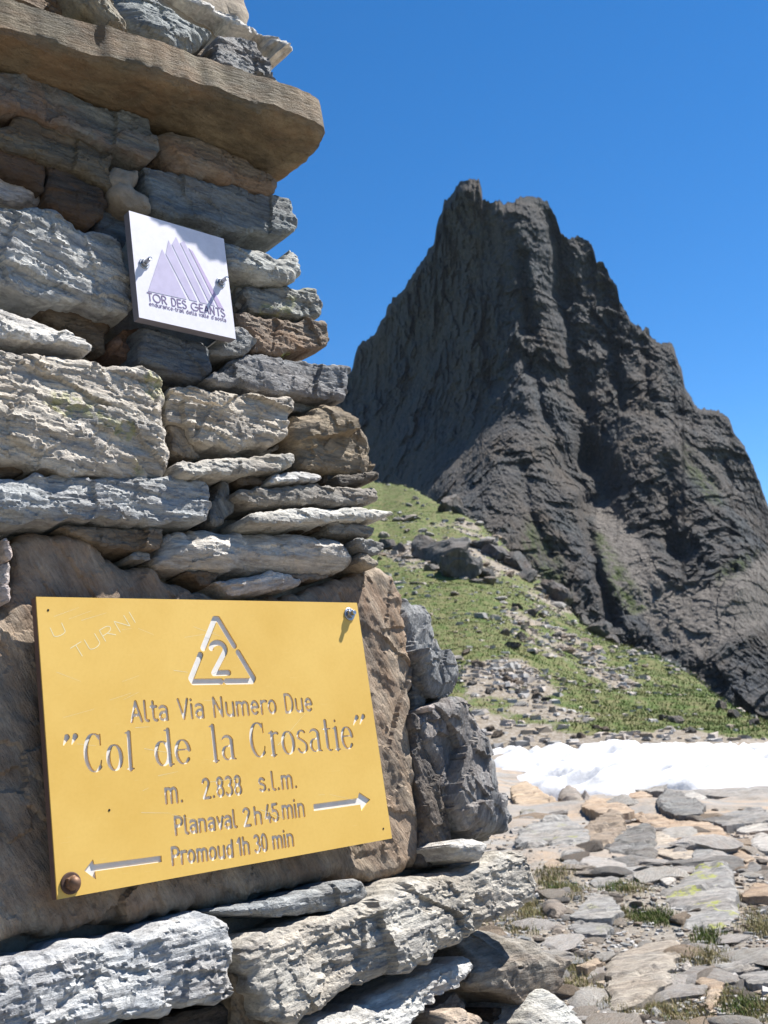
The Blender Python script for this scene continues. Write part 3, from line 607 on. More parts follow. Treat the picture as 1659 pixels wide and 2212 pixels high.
 ([(985,2192),(1026,2176),(1058,2193),(1066,2240),(985,2250)], .10, (.38,.32,.26), dict(rnd=.03)),
 ([(340,2200),(480,2165),(505,2175),(520,2280),(330,2290)], .0, DARK, {}),
 ([(1060,2175),(1130,2178),(1165,2190),(1160,2290),(1070,2290)], -.01, DARK, {}),
 ([(870,2235),(940,2180),(1000,2140),(1010,2180),(980,2290),(870,2290)], .0, (.16,.15,.14), {}),
 # courses below the picture
 ([(L,2300),(200,2270),(420,2270),(430,2420),(100,2480),(L,2480)], .06, GREY, dict(sp=.012)),
 ([(440,2290),(860,2290),(860,2420),(640,2450),(450,2430)], .06, PALE, dict(sp=.012)),
 ([(870,2300),(1290,2290),(1330,2420),(1100,2440),(880,2430)], .08, GREY, dict(sp=.012)),
 ([(L,2500),(420,2440),(700,2470),(720,2700),(L,2760)], .08, PALE, dict(sp=.014)),
 ([(730,2470),(1330,2440),(1400,2640),(1100,2700),(740,2720)], .10, WARM, dict(sp=.014)),
]
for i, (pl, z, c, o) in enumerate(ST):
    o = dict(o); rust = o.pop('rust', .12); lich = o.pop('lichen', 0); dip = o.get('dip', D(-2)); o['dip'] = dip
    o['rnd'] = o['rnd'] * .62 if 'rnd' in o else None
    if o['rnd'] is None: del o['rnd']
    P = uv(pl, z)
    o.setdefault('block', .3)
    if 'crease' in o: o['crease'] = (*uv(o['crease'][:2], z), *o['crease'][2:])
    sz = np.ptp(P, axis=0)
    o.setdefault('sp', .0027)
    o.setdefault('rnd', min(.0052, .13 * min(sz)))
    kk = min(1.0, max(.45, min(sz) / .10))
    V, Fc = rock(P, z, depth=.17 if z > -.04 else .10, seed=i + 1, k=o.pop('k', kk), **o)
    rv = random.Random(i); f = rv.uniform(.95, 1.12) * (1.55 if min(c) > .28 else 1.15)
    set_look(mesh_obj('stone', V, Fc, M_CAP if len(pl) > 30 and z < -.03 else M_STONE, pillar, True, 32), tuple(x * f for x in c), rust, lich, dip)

# cap slab: outline of its underside, in a level plane through the line where it meets the wall
vb = uv([(300, 236)], 0)[0, 1]
def on_level(pts, v):
    p = np.asarray(pts, float); r = ray(p[:, 0], p[:, 1])
    q = r * ((W0 @ WV + v) / (r @ WV))[:, None] - W0
    return np.stack([q @ WH, q @ WN], -1)
fr = on_level([(-60, 60), (0, 72), (70, 92), (140, 112), (220, 132), (300, 152), (380, 176), (450, 198), (520, 218), (580, 236), (640, 254), (680, 266), (700, 280), (701, 300), (690, 330), (672, 348), (648, 366), (612, 389)], vb)
cap_poly = np.concatenate([fr, [[fr[-1, 0] - .02, -.22], [fr[0, 0] - .1, -.22], [fr[0, 0] - .1, fr[0, 1] * .95]]])
V, Fc = rock(cap_poly, 0, depth=.062, sp=.006, rnd=.010, dip=D(2), led=.35, rough=.6, seed=91, edge=.6)
# the builder's face looks along +z: here it is the underside
V = np.stack([V[:, 0], vb - V[:, 2], V[:, 1]], -1)
V[:, 1] += (V[:, 2] > 0) * 0.0
V[:, 1] += -.012 * np.clip(V[:, 0] - .2, 0, 1)
cap = mesh_obj('cap_slab', V, Fc, M_CAP, pillar, True, 30)
set_look(cap, (.205, .17, .115), .35, 0, D(2))
cap['label'] = 'broad brown slab jutting out under the topmost stones'

# rough mortar and rubble behind the faces, tapering like the pillar
bounds = uv([(L - 40, -60), (560, -60), (585, 200), (590, 400), (600, 560), (640, 700), (690, 900), (770, 1040), (760, 1180), (860, 1400), (940, 1600), (1010, 1800), (1060, 1960), (1130, 2140), (1220, 2300), (1330, 2680), (L - 40, 2760)], -.05)
V, Fc = rock(bounds, -.082, depth=.55, sp=.011, rnd=.02, led=.35, rough=1.6, seed=77, edge=1.0)
core = mesh_obj('mortar_core', V, Fc, M_MORTAR, pillar)
# smears of mortar between the upper stones
for i, (pl, z) in enumerate([([(85,160),(100,143),(165,160),(240,185),(310,210),(360,225),(440,255),(490,275),(530,320),(500,300),(450,286),(362,270),(346,288),(326,256),(250,225),(170,202),(120,186)], -.03),
              ([(248,347),(310,354),(318,376),(300,395),(330,415),(333,455),(280,440),(250,415)], -.012),
              ([(455,800),(470,806),(440,822),(372,828),(368,815),(440,818)], -.03), ([(388,1000),(470,968),(430,985)], -.04)]):
    V, Fc = rock(uv(pl, z), z, depth=.06, sp=.005, rnd=.02, led=.1, rough=1.6, seed=140 + i, k=.6)
    mesh_obj('mortar', V, Fc, M_MORTAR, pillar)
# ---------------------------------------------------------------- lettering: strokes -> outlines
def arc(cx, cy, rx, ry, a0, a1, n=10):
    return [(cx + rx * math.cos(math.radians(a0 + (a1 - a0) * i / n)), cy + ry * math.sin(math.radians(a0 + (a1 - a0) * i / n))) for i in range(n + 1)]
X_ = .70
def bowl(x0, x1, y0, y1): return arc((x0 + x1) / 2, (y0 + y1) / 2, (x1 - x0) / 2, (y1 - y0) / 2, 0, 360, 18)
def nh(x0, x1, top): return [[(x0, 0), (x0, top)], [(x0, X_ - .2)] + arc((x0 + x1) / 2, X_ - .19, (x1 - x0) / 2, .19, 180, 0, 8) + [(x1, 0)]]
GL = {  # advance, strokes
 'A': (.62, [[(0, 0), (.25, 1), (.5, 0)], [(.09, .32), (.41, .32)]]), 'V': (.60, [[(0, 1), (.24, 0), (.48, 1)]]),
 'N': (.62, [[(0, 0), (0, 1), (.44, 0), (.44, 1)]]), 'D': (.58, [[(0, 0), (0, 1), (.18, 1)] + arc(.18, .5, .26, .5, 90, -90, 10) + [(0, 0)]]),
 'P': (.54, [[(0, 0), (0, 1), (.2, 1)] + arc(.2, .74, .22, .26, 90, -90, 8) + [(0, .48)]]),
 'R': (.58, [[(0, 0), (0, 1), (.2, 1)] + arc(.2, .74, .22, .26, 90, -90, 8) + [(0, .48)], [(.2, .48), (.46, 0)]]),
 'T': (.52, [[(0, 1), (.46, 1)], [(.23, 1), (.23, 0)]]), 'O': (.90, [bowl(0, .78, 0, 1)]), 'E': (.48, [[(.38, 1), (0, 1), (0, 0), (.38, 0)], [(0, .52), (.34, .52)]]),
 'S': (.50, [arc(.2, .77, .2, .23, 30, 200, 8) + arc(.2, .25, .21, .25, 80, -150, 10)]), 'U': (.58, [[(0, 1), (0, .22)] + arc(.22, .22, .22, .22, 180, 360, 8) + [(.44, 1)]]),
 'I': (.18, [[(0, 0), (0, 1)]]), 'G': (.90, [arc(.42, .5, .42, .5, 45, 340, 16) + [(.8, .48), (.46, .48)]]),
 'l': (.24, [[(0, 1), (0, .14)] + arc(.12, .14, .12, .14, 180, 280, 5)]), 'i': (.17, [[(0, 0), (0, X_)], [(0, .95), (0, .96)]]),
 't': (.36, [[(.1, .95), (.1, .16)] + arc(.23, .16, .13, .16, 180, 290, 5), [(0, X_), (.26, X_)]]),
 'a': (.50, [arc(.17, X_ - .17, .19, .17, 150, 0, 7) + [(.36, 0)], [(.36, .40)] + arc(.18, .20, .18, .20, 90, 270, 8) + [(.36, .06)]]),
 'u': (.52, [[(0, X_), (0, .2)] + arc(.19, .19, .19, .19, 180, 360, 8) + [(.38, X_)], [(.38, .3), (.38, 0)]]),
 'm': (.76, nh(0, .31, X_) + [[(.31, X_ - .2)] + arc(.465, X_ - .19, .155, .19, 180, 0, 8) + [(.62, 0)]]),
 'n': (.52, nh(0, .36, X_)), 'h': (.52, nh(0, .36, 1.0)), 'r': (.36, [[(0, 0), (0, X_)], [(0, X_ - .22)] + arc(.2, X_ - .2, .2, .2, 180, 60, 6)]),
 'e': (.52, [[(.01, .38), (.38, .38)] + arc(.195, .36, .19, .34, 5, 310, 14)]), 'o': (.54, [bowl(0, .40, 0, X_)]),
 'c': (.46, [arc(.19, .35, .19, .35, 50, 310, 12)]), 'd': (.54, [bowl(0, .38, 0, X_), [(.38, 0), (.38, 1)]]), 'v': (.44, [[(0, X_), (.18, 0), (.36, X_)]]),
 's': (.42, [arc(.15, .53, .16, .17, 30, 220, 7) + arc(.15, .19, .17, .19, 70, -150, 8)]), '.': (.26, [[(.05, .02), (.05, .03)]]),
 '-': (.3, [[(0, .35), (.18, .35)]]), "'": (.16, [[(0, 1), (0, .78)]]), ' ': (.34, []),
 '2': (.54, [arc(.2, .78, .2, .22, 170, -30, 10) + [(0, 0), (.42, 0)]]), '8': (.54, [bowl(.03, .37, .52, 1), bowl(0, .40, 0, .52)]),
 '3': (.54, [arc(.18, .77, .19, .23, 150, -80, 9), arc(.18, .27, .22, .27, 85, -150, 10)]), '4': (.52, [[(.26, 1), (0, .28), (.42, .28)], [(.30, .5), (.30, 0)]]),
 '5': (.54, [[(.38, 1), (.04, 1), (.02, .58)] + arc(.18, .32, .22, .32, 115, -150, 11)]), '1': (.34, [[(0, .76), (.16, 1), (.16, 0)]]), '0': (.56, [bowl(0, .42, 0, 1)]),
}
# condensed roman for the name of the pass: (points, half width) with thick stems and thin joins
def tk(pts, w0, w1=None):
    n = len(pts); w1 = w0 if w1 is None else w1
    return [(p[0], p[1], w0 + (w1 - w0) * i / max(1, n - 1)) for i, p in enumerate(pts)]
def swell(pts, thin, thick):    # thickness follows the slope: verticals thick, horizontals thin
    out = []
    for i, p in enumerate(pts):
        a = pts[max(0, i - 1)]; b = pts[min(len(pts) - 1, i + 1)]
        v = abs(b[1] - a[1]) / (math.hypot(b[0] - a[0], b[1] - a[1]) + 1e-9)
        out.append((p[0], p[1], thin + (thick - thin) * v ** 2))
    return out
TN, TH_ = .022, .066
def sbowl(x0, x1, y0, y1): return swell(bowl(x0, x1, y0, y1), TN, TH_)
def ser(x, y, w=.09): return tk([(x - w, y), (x + w, y)], TN)
SG = {
 'C': (.56, [swell(arc(.25, .5, .23, .5, 50, 310, 22), TN, TH_), tk([(.42, .98), (.42, .70)], TN, .024), tk([(.40, .13), (.43, .28)], TN)]),
 'o': (.50, [sbowl(.04, .40, 0, .68)]), 'l': (.30, [tk([(.13, 1), (.13, 0)], TH_), ser(.13, .012), tk([(.03, .99), (.13, .99)], TN)]),
 'd': (.52, [sbowl(.04, .38, 0, .68), tk([(.40, 1), (.40, 0)], TH_), tk([(.30, .99), (.40, .99)], TN), tk([(.4, .012), (.49, .012)], TN)]),
 'e': (.48, [swell(arc(.22, .34, .18, .34, 8, 320, 18), TN, TH_), tk([(.06, .40), (.39, .40)], TN)]),
 'a': (.48, [tk(arc(.19, .52, .15, .16, 160, 10, 8), TN, TH_), tk([(.33, .52), (.33, .06)], TH_), tk([(.33, .05), (.42, .012)], TH_ * .6, TN), swell(arc(.19, .20, .14, .19, 70, 300, 10), TN, TH_ * .9), tk([(.22, .39), (.33, .42)], TN)]),
 'r': (.40, [tk([(.12, .68), (.12, 0)], TH_), ser(.12, .012), tk([(.02, .67), (.12, .67)], TN), tk(arc(.25, .50, .12, .17, 170, 60, 6), TN, .045)]),
 's': (.40, [swell(arc(.18, .52, .13, .16, 40, 200, 8) + arc(.17, .18, .15, .18, 60, -160, 8), TN + .008, TH_ * .8)]),
 't': (.34, [tk([(.14, .92), (.14, .10)], TH_), tk(arc(.24, .12, .1, .12, 190, 300, 5), TH_ * .7, TN), tk([(.02, .67), (.28, .67)], TN)]),
 'i': (.28, [tk([(.13, .68), (.13, 0)], TH_), ser(.13, .012), tk([(.03, .67), (.13, .67)], TN), tk([(.13, .90), (.13, .905)], .045)]),
 '"': (.36, [tk([(.08, 1.0), (.03, .84)], .05, .018), tk([(.24, 1.0), (.19, .84)], .05, .018)]), ' ': (.42, []),
}
def lay_text(txt, p0, p1, hgt, font=GL, w=None, fit=True):
    """strokes of a line of text from p0 to p1 (sign plane) -> list of (x0,y0,r0,x1,y1,r1)"""
    trk = .07 if font is GL else .02
    adv = sum(font[c][0] + trk for c in txt); last = font[txt[-1]]
    p0, p1 = np.array(p0), np.array(p1); e = p1 - p0; Ln = np.linalg.norm(e); e /= Ln; up = np.array((-e[1], e[0]))
    sx = Ln / (adv - .08 - trk); x = 0; segs = []
    for c in txt:
        a, st = font[c]
        for s in st:
            q = [(p0 + e * (x + t[0]) * sx + up * t[1] * hgt, (t[2] * hgt if len(t) > 2 else w)) for t in s]
            for (A, ra), (B, rb) in zip(q[:-1], q[1:]): segs.append((A[0], A[1], ra, B[0], B[1], rb))
        x += a + trk
    return segs
def poly_segs(pts, w, close=False):
    pts = [tuple(p) for p in pts]
    if close: pts = pts + pts[:1]
    return [(a[0], a[1], w, b[0], b[1], w) for a, b in zip(pts[:-1], pts[1:])]
def field(segs, polys, lo, hi, h):
    nx, ny = int((hi[0] - lo[0]) / h) + 3, int((hi[1] - lo[1]) / h) + 3
    f = np.full((ny, nx), 1.0); xs = lo[0] - h + np.arange(nx) * h; ys = lo[1] - h + np.arange(ny) * h
    for x0, y0, r0, x1, y1, r1 in segs:
        m = max(r0, r1) + 3 * h
        i0, i1 = int((min(x0, x1) - m - xs[0]) / h), int((max(x0, x1) + m - xs[0]) / h) + 2
        j0, j1 = int((min(y0, y1) - m - ys[0]) / h), int((max(y0, y1) + m - ys[0]) / h) + 2
        i0, j0 = max(0, i0), max(0, j0)
        Xg, Yg = np.meshgrid(xs[i0:i1], ys[j0:j1]); ex, ey = x1 - x0, y1 - y0
        t = np.clip(((Xg - x0) * ex + (Yg - y0) * ey) / (ex * ex + ey * ey + 1e-12), 0, 1)
        f[j0:j1, i0:i1] = np.minimum(f[j0:j1, i0:i1], np.hypot(Xg - x0 - t * ex, Yg - y0 - t * ey) - (r0 + (r1 - r0) * t))
    for P in polys:
        P = np.array(P); m = 4 * h
        i0, i1 = max(0, int((P[:, 0].min() - m - xs[0]) / h)), int((P[:, 0].max() + m - xs[0]) / h) + 2
        j0, j1 = max(0, int((P[:, 1].min() - m - ys[0]) / h)), int((P[:, 1].max() + m - ys[0]) / h) + 2
        Xg, Yg = np.meshgrid(xs[i0:i1], ys[j0:j1]); A = np.stack([Xg.ravel(), Yg.ravel()], -1)
        dd = (bdist(P, A) * np.where(inside(P, A), -1, 1)).reshape(Xg.shape)
        f[j0:j1, i0:i1] = np.minimum(f[j0:j1, i0:i1], dd)
    f[0, :] = f[-1, :] = 1; f[:, 0] = f[:, -1] = 1
    return f, xs, ys
def contours(f, xs, ys):
    h = xs[1] - xs[0]; neg = f < 0; ny, nx = f.shape
    cells = neg[:-1, :-1].astype(int) + neg[:-1, 1:] * 2 + neg[1:, 1:] * 4 + neg[1:, :-1] * 8
    nxt = {}
    TAB = {1: [('L', 'B')], 2: [('B', 'R')], 3: [('L', 'R')], 4: [('R', 'T')], 5: [('L', 'B'), ('R', 'T')], 6: [('B', 'T')], 7: [('L', 'T')], 8: [('T', 'L')], 9: [('T', 'B')], 10: [('B', 'R'), ('T', 'L')], 11: [('T', 'R')], 12: [('R', 'L')], 13: [('R', 'B')], 14: [('B', 'L')]}
    def key(e, j, i): return {'B': ('h', j, i), 'T': ('h', j + 1, i), 'L': ('v', j, i), 'R': ('v', j, i + 1)}[e]
    for j, i in np.argwhere((cells > 0) & (cells < 15)):
        for a, b in TAB[int(cells[j, i])]: nxt[key(a, j, i)] = key(b, j, i)
    def pt(k):
        t, j, i = k
        if t == 'h': a, b = f[j, i], f[j, i + 1]; return (xs[i] + h * a / (a - b), ys[j])
        a, b = f[j, i], f[j + 1, i]; return (xs[i], ys[j] + h * a / (a - b))
    loops = []
    while nxt:
        k0 = next(iter(nxt)); k = k0; lp = []
        while k in nxt:
            lp.append(pt(k)); k = nxt.pop(k)
        if len(lp) > 5: loops.append(np.array(lp))
    return loops
def thin(lp, tol):
    keep = [0]; n = len(lp); i = 0
    while i < n - 1:
        j = min(i + 12, n - 1)
        while j > i + 1:
            s = lp[i:j + 1]; e = s[-1] - s[0]; L_ = np.linalg.norm(e) + 1e-12
            if np.max(np.abs((s[:, 0] - s[0, 0]) * e[1] - (s[:, 1] - s[0, 1]) * e[0]) / L_) < tol: break
            j -= 1
        keep.append(j); i = j
    return lp[keep[:-1]] if len(keep) > 4 else lp
def curve_mesh(name, loops, thick):
    cu = bpy.data.curves.new(name, 'CURVE'); cu.dimensions = '2D'; cu.fill_mode = 'BOTH'; cu.extrude = thick / 2
    for lp in loops:
        sp = cu.splines.new('POLY'); sp.points.add(len(lp) - 1); sp.use_cyclic_u = True
        sp.points.foreach_set('co', np.concatenate([lp, np.zeros((len(lp), 1)), np.ones((len(lp), 1))], 1).ravel())
    o = bpy.data.objects.new(name, cu); col.objects.link(o)
    dg = bpy.context.evaluated_depsgraph_get(); me = bpy.data.meshes.new_from_object(o.evaluated_get(dg))
    bpy.data.objects.remove(o); bpy.data.curves.remove(cu); me.name = name
    return me
def link_mesh(name, me, mat, parent, z=0.0):
    me.materials.clear(); me.materials.append(mat)
    o = bpy.data.objects.new(name, me); col.objects.link(o); o.parent = parent; o.location.z = z
    return o
def box(name, x0, x1, y0, y1, z0, z1, mats, parent):
    V = [(x, y, z) for z in (z0, z1) for y in (y0, y1) for x in (x0, x1)]
    Fc = [(0, 2, 3, 1), (4, 5, 7, 6), (0, 1, 5, 4), (2, 6, 7, 3), (0, 4, 6, 2), (1, 3, 7, 5)]
    o = mesh_obj(name, V, Fc, mats, parent, False)
    if isinstance(mats, (list, tuple)) and len(mats) > 1: o.data.polygons[1].material_index = 1
    return o
def lathe(prof, n=24, hexa=None):
    V, Fc = [], []
    for r_, z_ in prof:
        for i in range(n):
            a = 2 * math.pi * i / n; rr = r_
            if hexa and hexa[0] <= z_ <= hexa[1]: rr = r_ * math.cos(math.pi / 6) / math.cos((a % (math.pi / 3)) - math.pi / 6)
            V.append((rr * math.cos(a), rr * math.sin(a), z_))
    for j in range(len(prof) - 1):
        for i in range(n): Fc.append((j * n + i, j * n + (i + 1) % n, (j + 1) * n + (i + 1) % n, (j + 1) * n + i))
    Fc.append(tuple(range((len(prof) - 1) * n, len(prof) * n)))
    return V, Fc
M_STEEL = plain('zinc_steel', (.42, .43, .45), .38, 1.0)
M_RUSTY = plain('rusty_steel', (.20, .12, .08), .6, .6)
M_RBR = plain('rusty_washer', (.10, .06, .045), .8, .2)
def bolt(parent, p, z, r, mat, mat2, ln, dome=False):
    e = empty('bolt'); e.parent = parent; e.location = (p[0], p[1], z)
    V, Fc = lathe([(r * 1.65, 0), (r * 1.65, r * .22), (r * 1.5, r * .3), (r * .5, r * .3)], 28); mesh_obj('washer', V, Fc, mat2, e, False)
    h0, h1 = r * .3, r * 1.25
    V, Fc = lathe([(r * 1.12, h0), (r * 1.15, h0 + .0004), (r * 1.15, h1 - .0008), (r * .95, h1), (r * .6, h1)], 36, (h0, h1 - .0005)); mesh_obj('nut', V, Fc, mat, e, False)
    if dome: prof = [(r * .92, h1 - .001), (r * .92, h1 + r * .25), (r * .8, h1 + r * .6), (r * .5, h1 + r * .85), (r * .15, h1 + r * .95)]
    else:
        prof = [(r * .58, h1 - .001)]
        zz = h1
        while zz < ln: prof += [(r * .60, zz), (r * .53, zz + .0006)]; zz += .0012
        prof += [(r * .5, ln), (r * .2, ln + .0002)]
    V, Fc = lathe(prof, 20); mesh_obj('stud', V, Fc, mat, e, True)
    e.rotation_euler = (0, 0, .35)
    return e

# ---------------------------------------------------------------- yellow trail sign
def yellow_material():
    t = NT('yellow_face'); co = t.n('TexCoord').outputs['Object']
    a = t.noise(co, 7, 5, .6); b = t.noise(co, 220, 4, .6); s = t.noise(t.mapv(co, (1, 14, 1)), 40, 3, .6)
    c = t.mix(t.ramp(a, .35, .65), (.66, .415, .095), (.71, .465, .12))
    c = t.mix(t.ramp(b, .40, .75, 0, .12), c, (.48, .27, .04))
    c = t.mix(t.ramp(s, .66, .74, 0, .25), c, (.76, .60, .28))
    return t.done(c, t.ramp(a, .3, .7, .42, .6), t.bump(b, .12, .0004))
M_YEL = yellow_material()
M_CORE = plain('engraved_core', (.76, .73, .68), .8); M_EDGE = plain('laminate_edge', (.17, .105, .085), .7)
M_SCR = plain('scratch', (.84, .74, .46), .7); M_HOLE_SHADE = plain('hole_shade', (.02, .018, .015), .9)
sign = tag(empty('trail_sign', MW), 'yellow engraved trail sign with a triangle and arrows on the brown slab', 'sign')
UVp = lambda *p: uv(np.array(p, float).reshape(-1, 2), 0)
c4 = UVp(78, 1289, 771, 1302, 847, 1811, 124, 1943)
SW, SHt = .5, -(c4[2, 1] + c4[3, 1]) / 2
GR = .0021                                            # engraving depth
w1 = .0019
segs = []
def line(txt, a, b, top, font=GL, w=w1):
    A, B = UVp(*a)[0], UVp(*b)[0]; T = UVp(*top)[0]; e = (B - A) / np.linalg.norm(B - A); up = np.array((-e[1], e[0]))
    return lay_text(txt, A, B, (T - A) @ up, font, w)
segs += line('Alta Via Numero Due', (285, 1559), (677, 1535), (301, 1515))
segs += line('"', (137, 1604), (172, 1601), (137, 1580), SG) if False else []
for txt, a, b, top in (('Col', (186, 1668), (290, 1661), (186, 1586)), ('de', (337, 1655), (412, 1648), (337, 1578)), ('la', (458, 1645), (509, 1640), (458, 1568)), ('Crosatie', (546, 1636), (764, 1616), (546, 1562))):
    segs += line(txt, a, b, top, SG)
for qx, qy in ((140, 1592), (158, 1590), (766, 1549), (780, 1547)):
    segs += [(*UVp(qx + 5, qy)[0], .0035, *UVp(qx - 2, qy + 17)[0], .0010)]
segs += line('m.', (360, 1735), (398, 1731), (360, 1690)) + line('2.838', (441, 1724), (524, 1715), (441, 1683)) + line('s.l.m.', (563, 1709), (644, 1700), (563, 1670))
segs += line('Planaval', (381, 1803), (512, 1786), (381, 1765)) + line('2', (529, 1784), (543, 1782), (529, 1747)) + line('h', (553, 1780), (568, 1778), (553, 1744)) + line('45', (576, 1777), (604, 1772), (576, 1740)) + line('min', (613, 1768), (660, 1762), (613, 1730))
segs += line('Promoud', (374, 1868), (506, 1850), (374, 1831)) + line('1h', (516, 1847), (541, 1843), (516, 1811)) + line('30', (553, 1842), (580, 1837), (553, 1805)) + line('min', (592, 1833), (636, 1826), (592, 1797))
tri = UVp(467, 1330, 410, 1473, 552, 1471)
cen = tri.mean(0)
def mixp(a, b, t): return a + (b - a) * t
tw = .0042
apx, bl, br = tri
segs += poly_segs([mixp(apx, bl, .50), mixp(apx, bl, .05), mixp(apx, br, .05), mixp(apx, br, .46)], tw)
segs += poly_segs([mixp(apx, bl, .60), mixp(apx, bl, .95), mixp(bl, br, .05), mixp(bl, br, .47)], tw)
segs += poly_segs([mixp(apx, br, .56), mixp(apx, br, .95), mixp(bl, br, .95), mixp(bl, br, .55)], tw)
segs += line('2', (462, 1454), (497, 1453), (462, 1388), GL, .0040)
polys = [UVp(677, 1737, 773, 1724, 776, 1711, 800, 1727, 781, 1752, 778, 1738, 678, 1752), UVp(182, 1881, 201, 1856, 204, 1867, 349, 1848, 350, 1862, 206, 1882, 208, 1900)]
f, xs, ys = field(segs, polys, (.002, -SHt + .002), (SW - .002, -.002), .00055)
loops = [thin(l, .00006) for l in contours(f, xs, ys)]
rect = np.array([(0, 0), (SW, 0), (SW, -SHt), (0, -SHt)], float)
rect = densify(rect, .02)
me = curve_mesh('face', [rect] + loops, GR)
face = link_mesh('face', me, M_YEL, sign, -GR / 2)
face['label'] = 'yellow front with carved lettering'
box('backing', 0, SW, -SHt, 0, -.0125, -GR, [M_EDGE, M_CORE], sign)
bolt(sign, UVp(754, 1327)[0], .0002, .0058, M_STEEL, M_STEEL, .0125)
bolt(sign, UVp(152, 1908)[0], .0002, .0072, M_RUSTY, M_RBR, .014, True)
for p in ((104, 1318), (236, 1750), (828, 1790)):  # small holes: thin near-black discs, the shade inside painted as colour
    V, Fc = lathe([(.0014, 0), (.0014, .0003), (.0004, .0003)], 12); o = mesh_obj('hole_shade_disc', V, Fc, M_HOLE_SHADE, sign, False); o.location = (*UVp(*p)[0], .0001)
# scratched letters
sc = line('TURNI', (166, 1425), (297, 1342), (156, 1398), GL, .00045) + line('U', (118, 1378), (146, 1366), (112, 1354), GL, .00045)
rg = random.Random(4)
for _ in range(26):
    x, y, a, l = rg.uniform(110, 760), rg.uniform(1310, 1800), rg.uniform(-.5, .4), rg.uniform(12, 70)
    sc.append((*UVp(x, y)[0], rg.uniform(.0001, .00025), *UVp(x + l * math.cos(a), y + l * math.sin(a))[0], .0001))
sc.append((*UVp(600, 1610)[0], .0002, *UVp(660, 1540)[0], .0001)); sc.append((*UVp(375, 1448)[0], .0003, *UVp(405, 1452)[0], .0002))
V, Fc = [], []
for x0, y0, r0, x1, y1, r1 in sc:
    e = nrm((y0 - y1, x1 - x0)) if (x0 != x1 or y0 != y1) else np.array((1, 0)); k = len(V)
    V += [(x0 + e[0] * r0, y0 + e[1] * r0, .00012), (x0 - e[0] * r0, y0 - e[1] * r0, .00012), (x1 - e[0] * r1, y1 - e[1] * r1, .00012), (x1 + e[0] * r1, y1 + e[1] * r1, .00012)]; Fc.append((k, k + 1, k + 2, k + 3))
mesh_obj('scratches', V, Fc, M_SCR, sign, False)['kind'] = 'stuff'

# ---------------------------------------------------------------- small white plaque
PZ = .022
q4 = uv([(276, 457), (480, 512), (513, 736), (303, 683)], PZ)
ex = nrm((q4[1] - q4[0]) + (q4[2] - q4[3])); ey = np.array((-ex[1], ex[0]))
PW = np.linalg.norm((q4[1] - q4[0]) + (q4[2] - q4[3])) / 2; PH = np.linalg.norm((q4[0] - q4[3]) + (q4[1] - q4[2])) / 2
pc = q4.mean(0)
pq = empty('trail_race_plaque', MW @ Matrix(((ex[0], ey[0], 0, pc[0]), (ex[1], ey[1], 0, pc[1]), (0, 0, 1, PZ), (0, 0, 0, 1))))
tag(pq, 'small white plaque with lilac peaks, bolted to the upper stones', 'plaque')
M_PLQ = plain('white_plaque', (.74, .72, .78), .45); M_PLE = plain('plaque_edge', (.20, .19, .22), .6)
M_LIL = plain('lilac_print', (.48, .44, .60), .6); M_LIL2 = plain('violet_print', (.46, .37, .56), .6); M_INK = plain('violet_ink', (.17, .12, .25), .6)
box('plate', -PW / 2, PW / 2, -PH / 2, PH / 2, -.014, 0, [M_PLE, M_PLQ], pq)
def pl(*p):
    a = uv(np.array(p, float).reshape(-1, 2), PZ) - pc; return np.stack([a @ ex, a @ ey], -1)
Z2 = lambda *p: pl(*[(v * .5 + (432 if i % 2 else 0)) for i, v in enumerate(p)])
# peaks: five slices separated by thin white lines
base = Z2(640, 398, 965, 470)
def slice_(name, pts, mat, z=.0004):
    P = Z2(*pts); V = np.concatenate([P, np.full((len(P), 1), z)], 1); n = len(P)
    V = np.concatenate([V, np.concatenate([P, np.full((n, 1), .0001)], 1)])
    Fc = [tuple(range(n))] + [(i, n + i, n + (i + 1) % n, (i + 1) % n) for i in range(n)]
    return mesh_obj(name, V, Fc, mat, pq, False)
slice_('printed_peak', (640, 394, 700, 212, 806, 430), M_LIL)
slice_('printed_peak', (716, 234, 728, 174, 852, 440, 819, 432), M_LIL)
slice_('printed_peak', (742, 192, 760, 160, 896, 450, 865, 443), M_LIL)
slice_('printed_peak', (778, 186, 795, 177, 929, 459, 909, 454), M_LIL)
slice_('printed_peak', (815, 208, 832, 222, 965, 470, 942, 463), M_LIL2)
def plate_text(txt, a, b, top, w):
    A, B, T = Z2(*a)[0], Z2(*b)[0], Z2(*top)[0]; e = nrm(B - A); up = np.array((-e[1], e[0]))
    sg = lay_text(txt, A, B, (T - A) @ up, GL, w); s = np.array(sg)
    lo = np.minimum(s[:, :2].min(0), s[:, 3:5].min(0)) - .002; hi = np.maximum(s[:, :2].max(0), s[:, 3:5].max(0)) + .002
    f, xs, ys = field(sg, [], lo, hi, .00022)
    link_mesh('lettering', curve_mesh('lettering', [thin(l, .00004) for l in contours(f, xs, ys)], .0002), M_INK, pq, .0003)
plate_text('TOR DES GEANTS', (640, 434), (973, 506), (646, 402), .00075)
plate_text("endurance-trail della valle d'aosta", (646, 456), (978, 527), (649, 440), .0003)
for p in ((622, 276), (952, 358)):
    bolt(pq, Z2(*p)[0], .0002, .0047, M_STEEL, M_STEEL, .017)
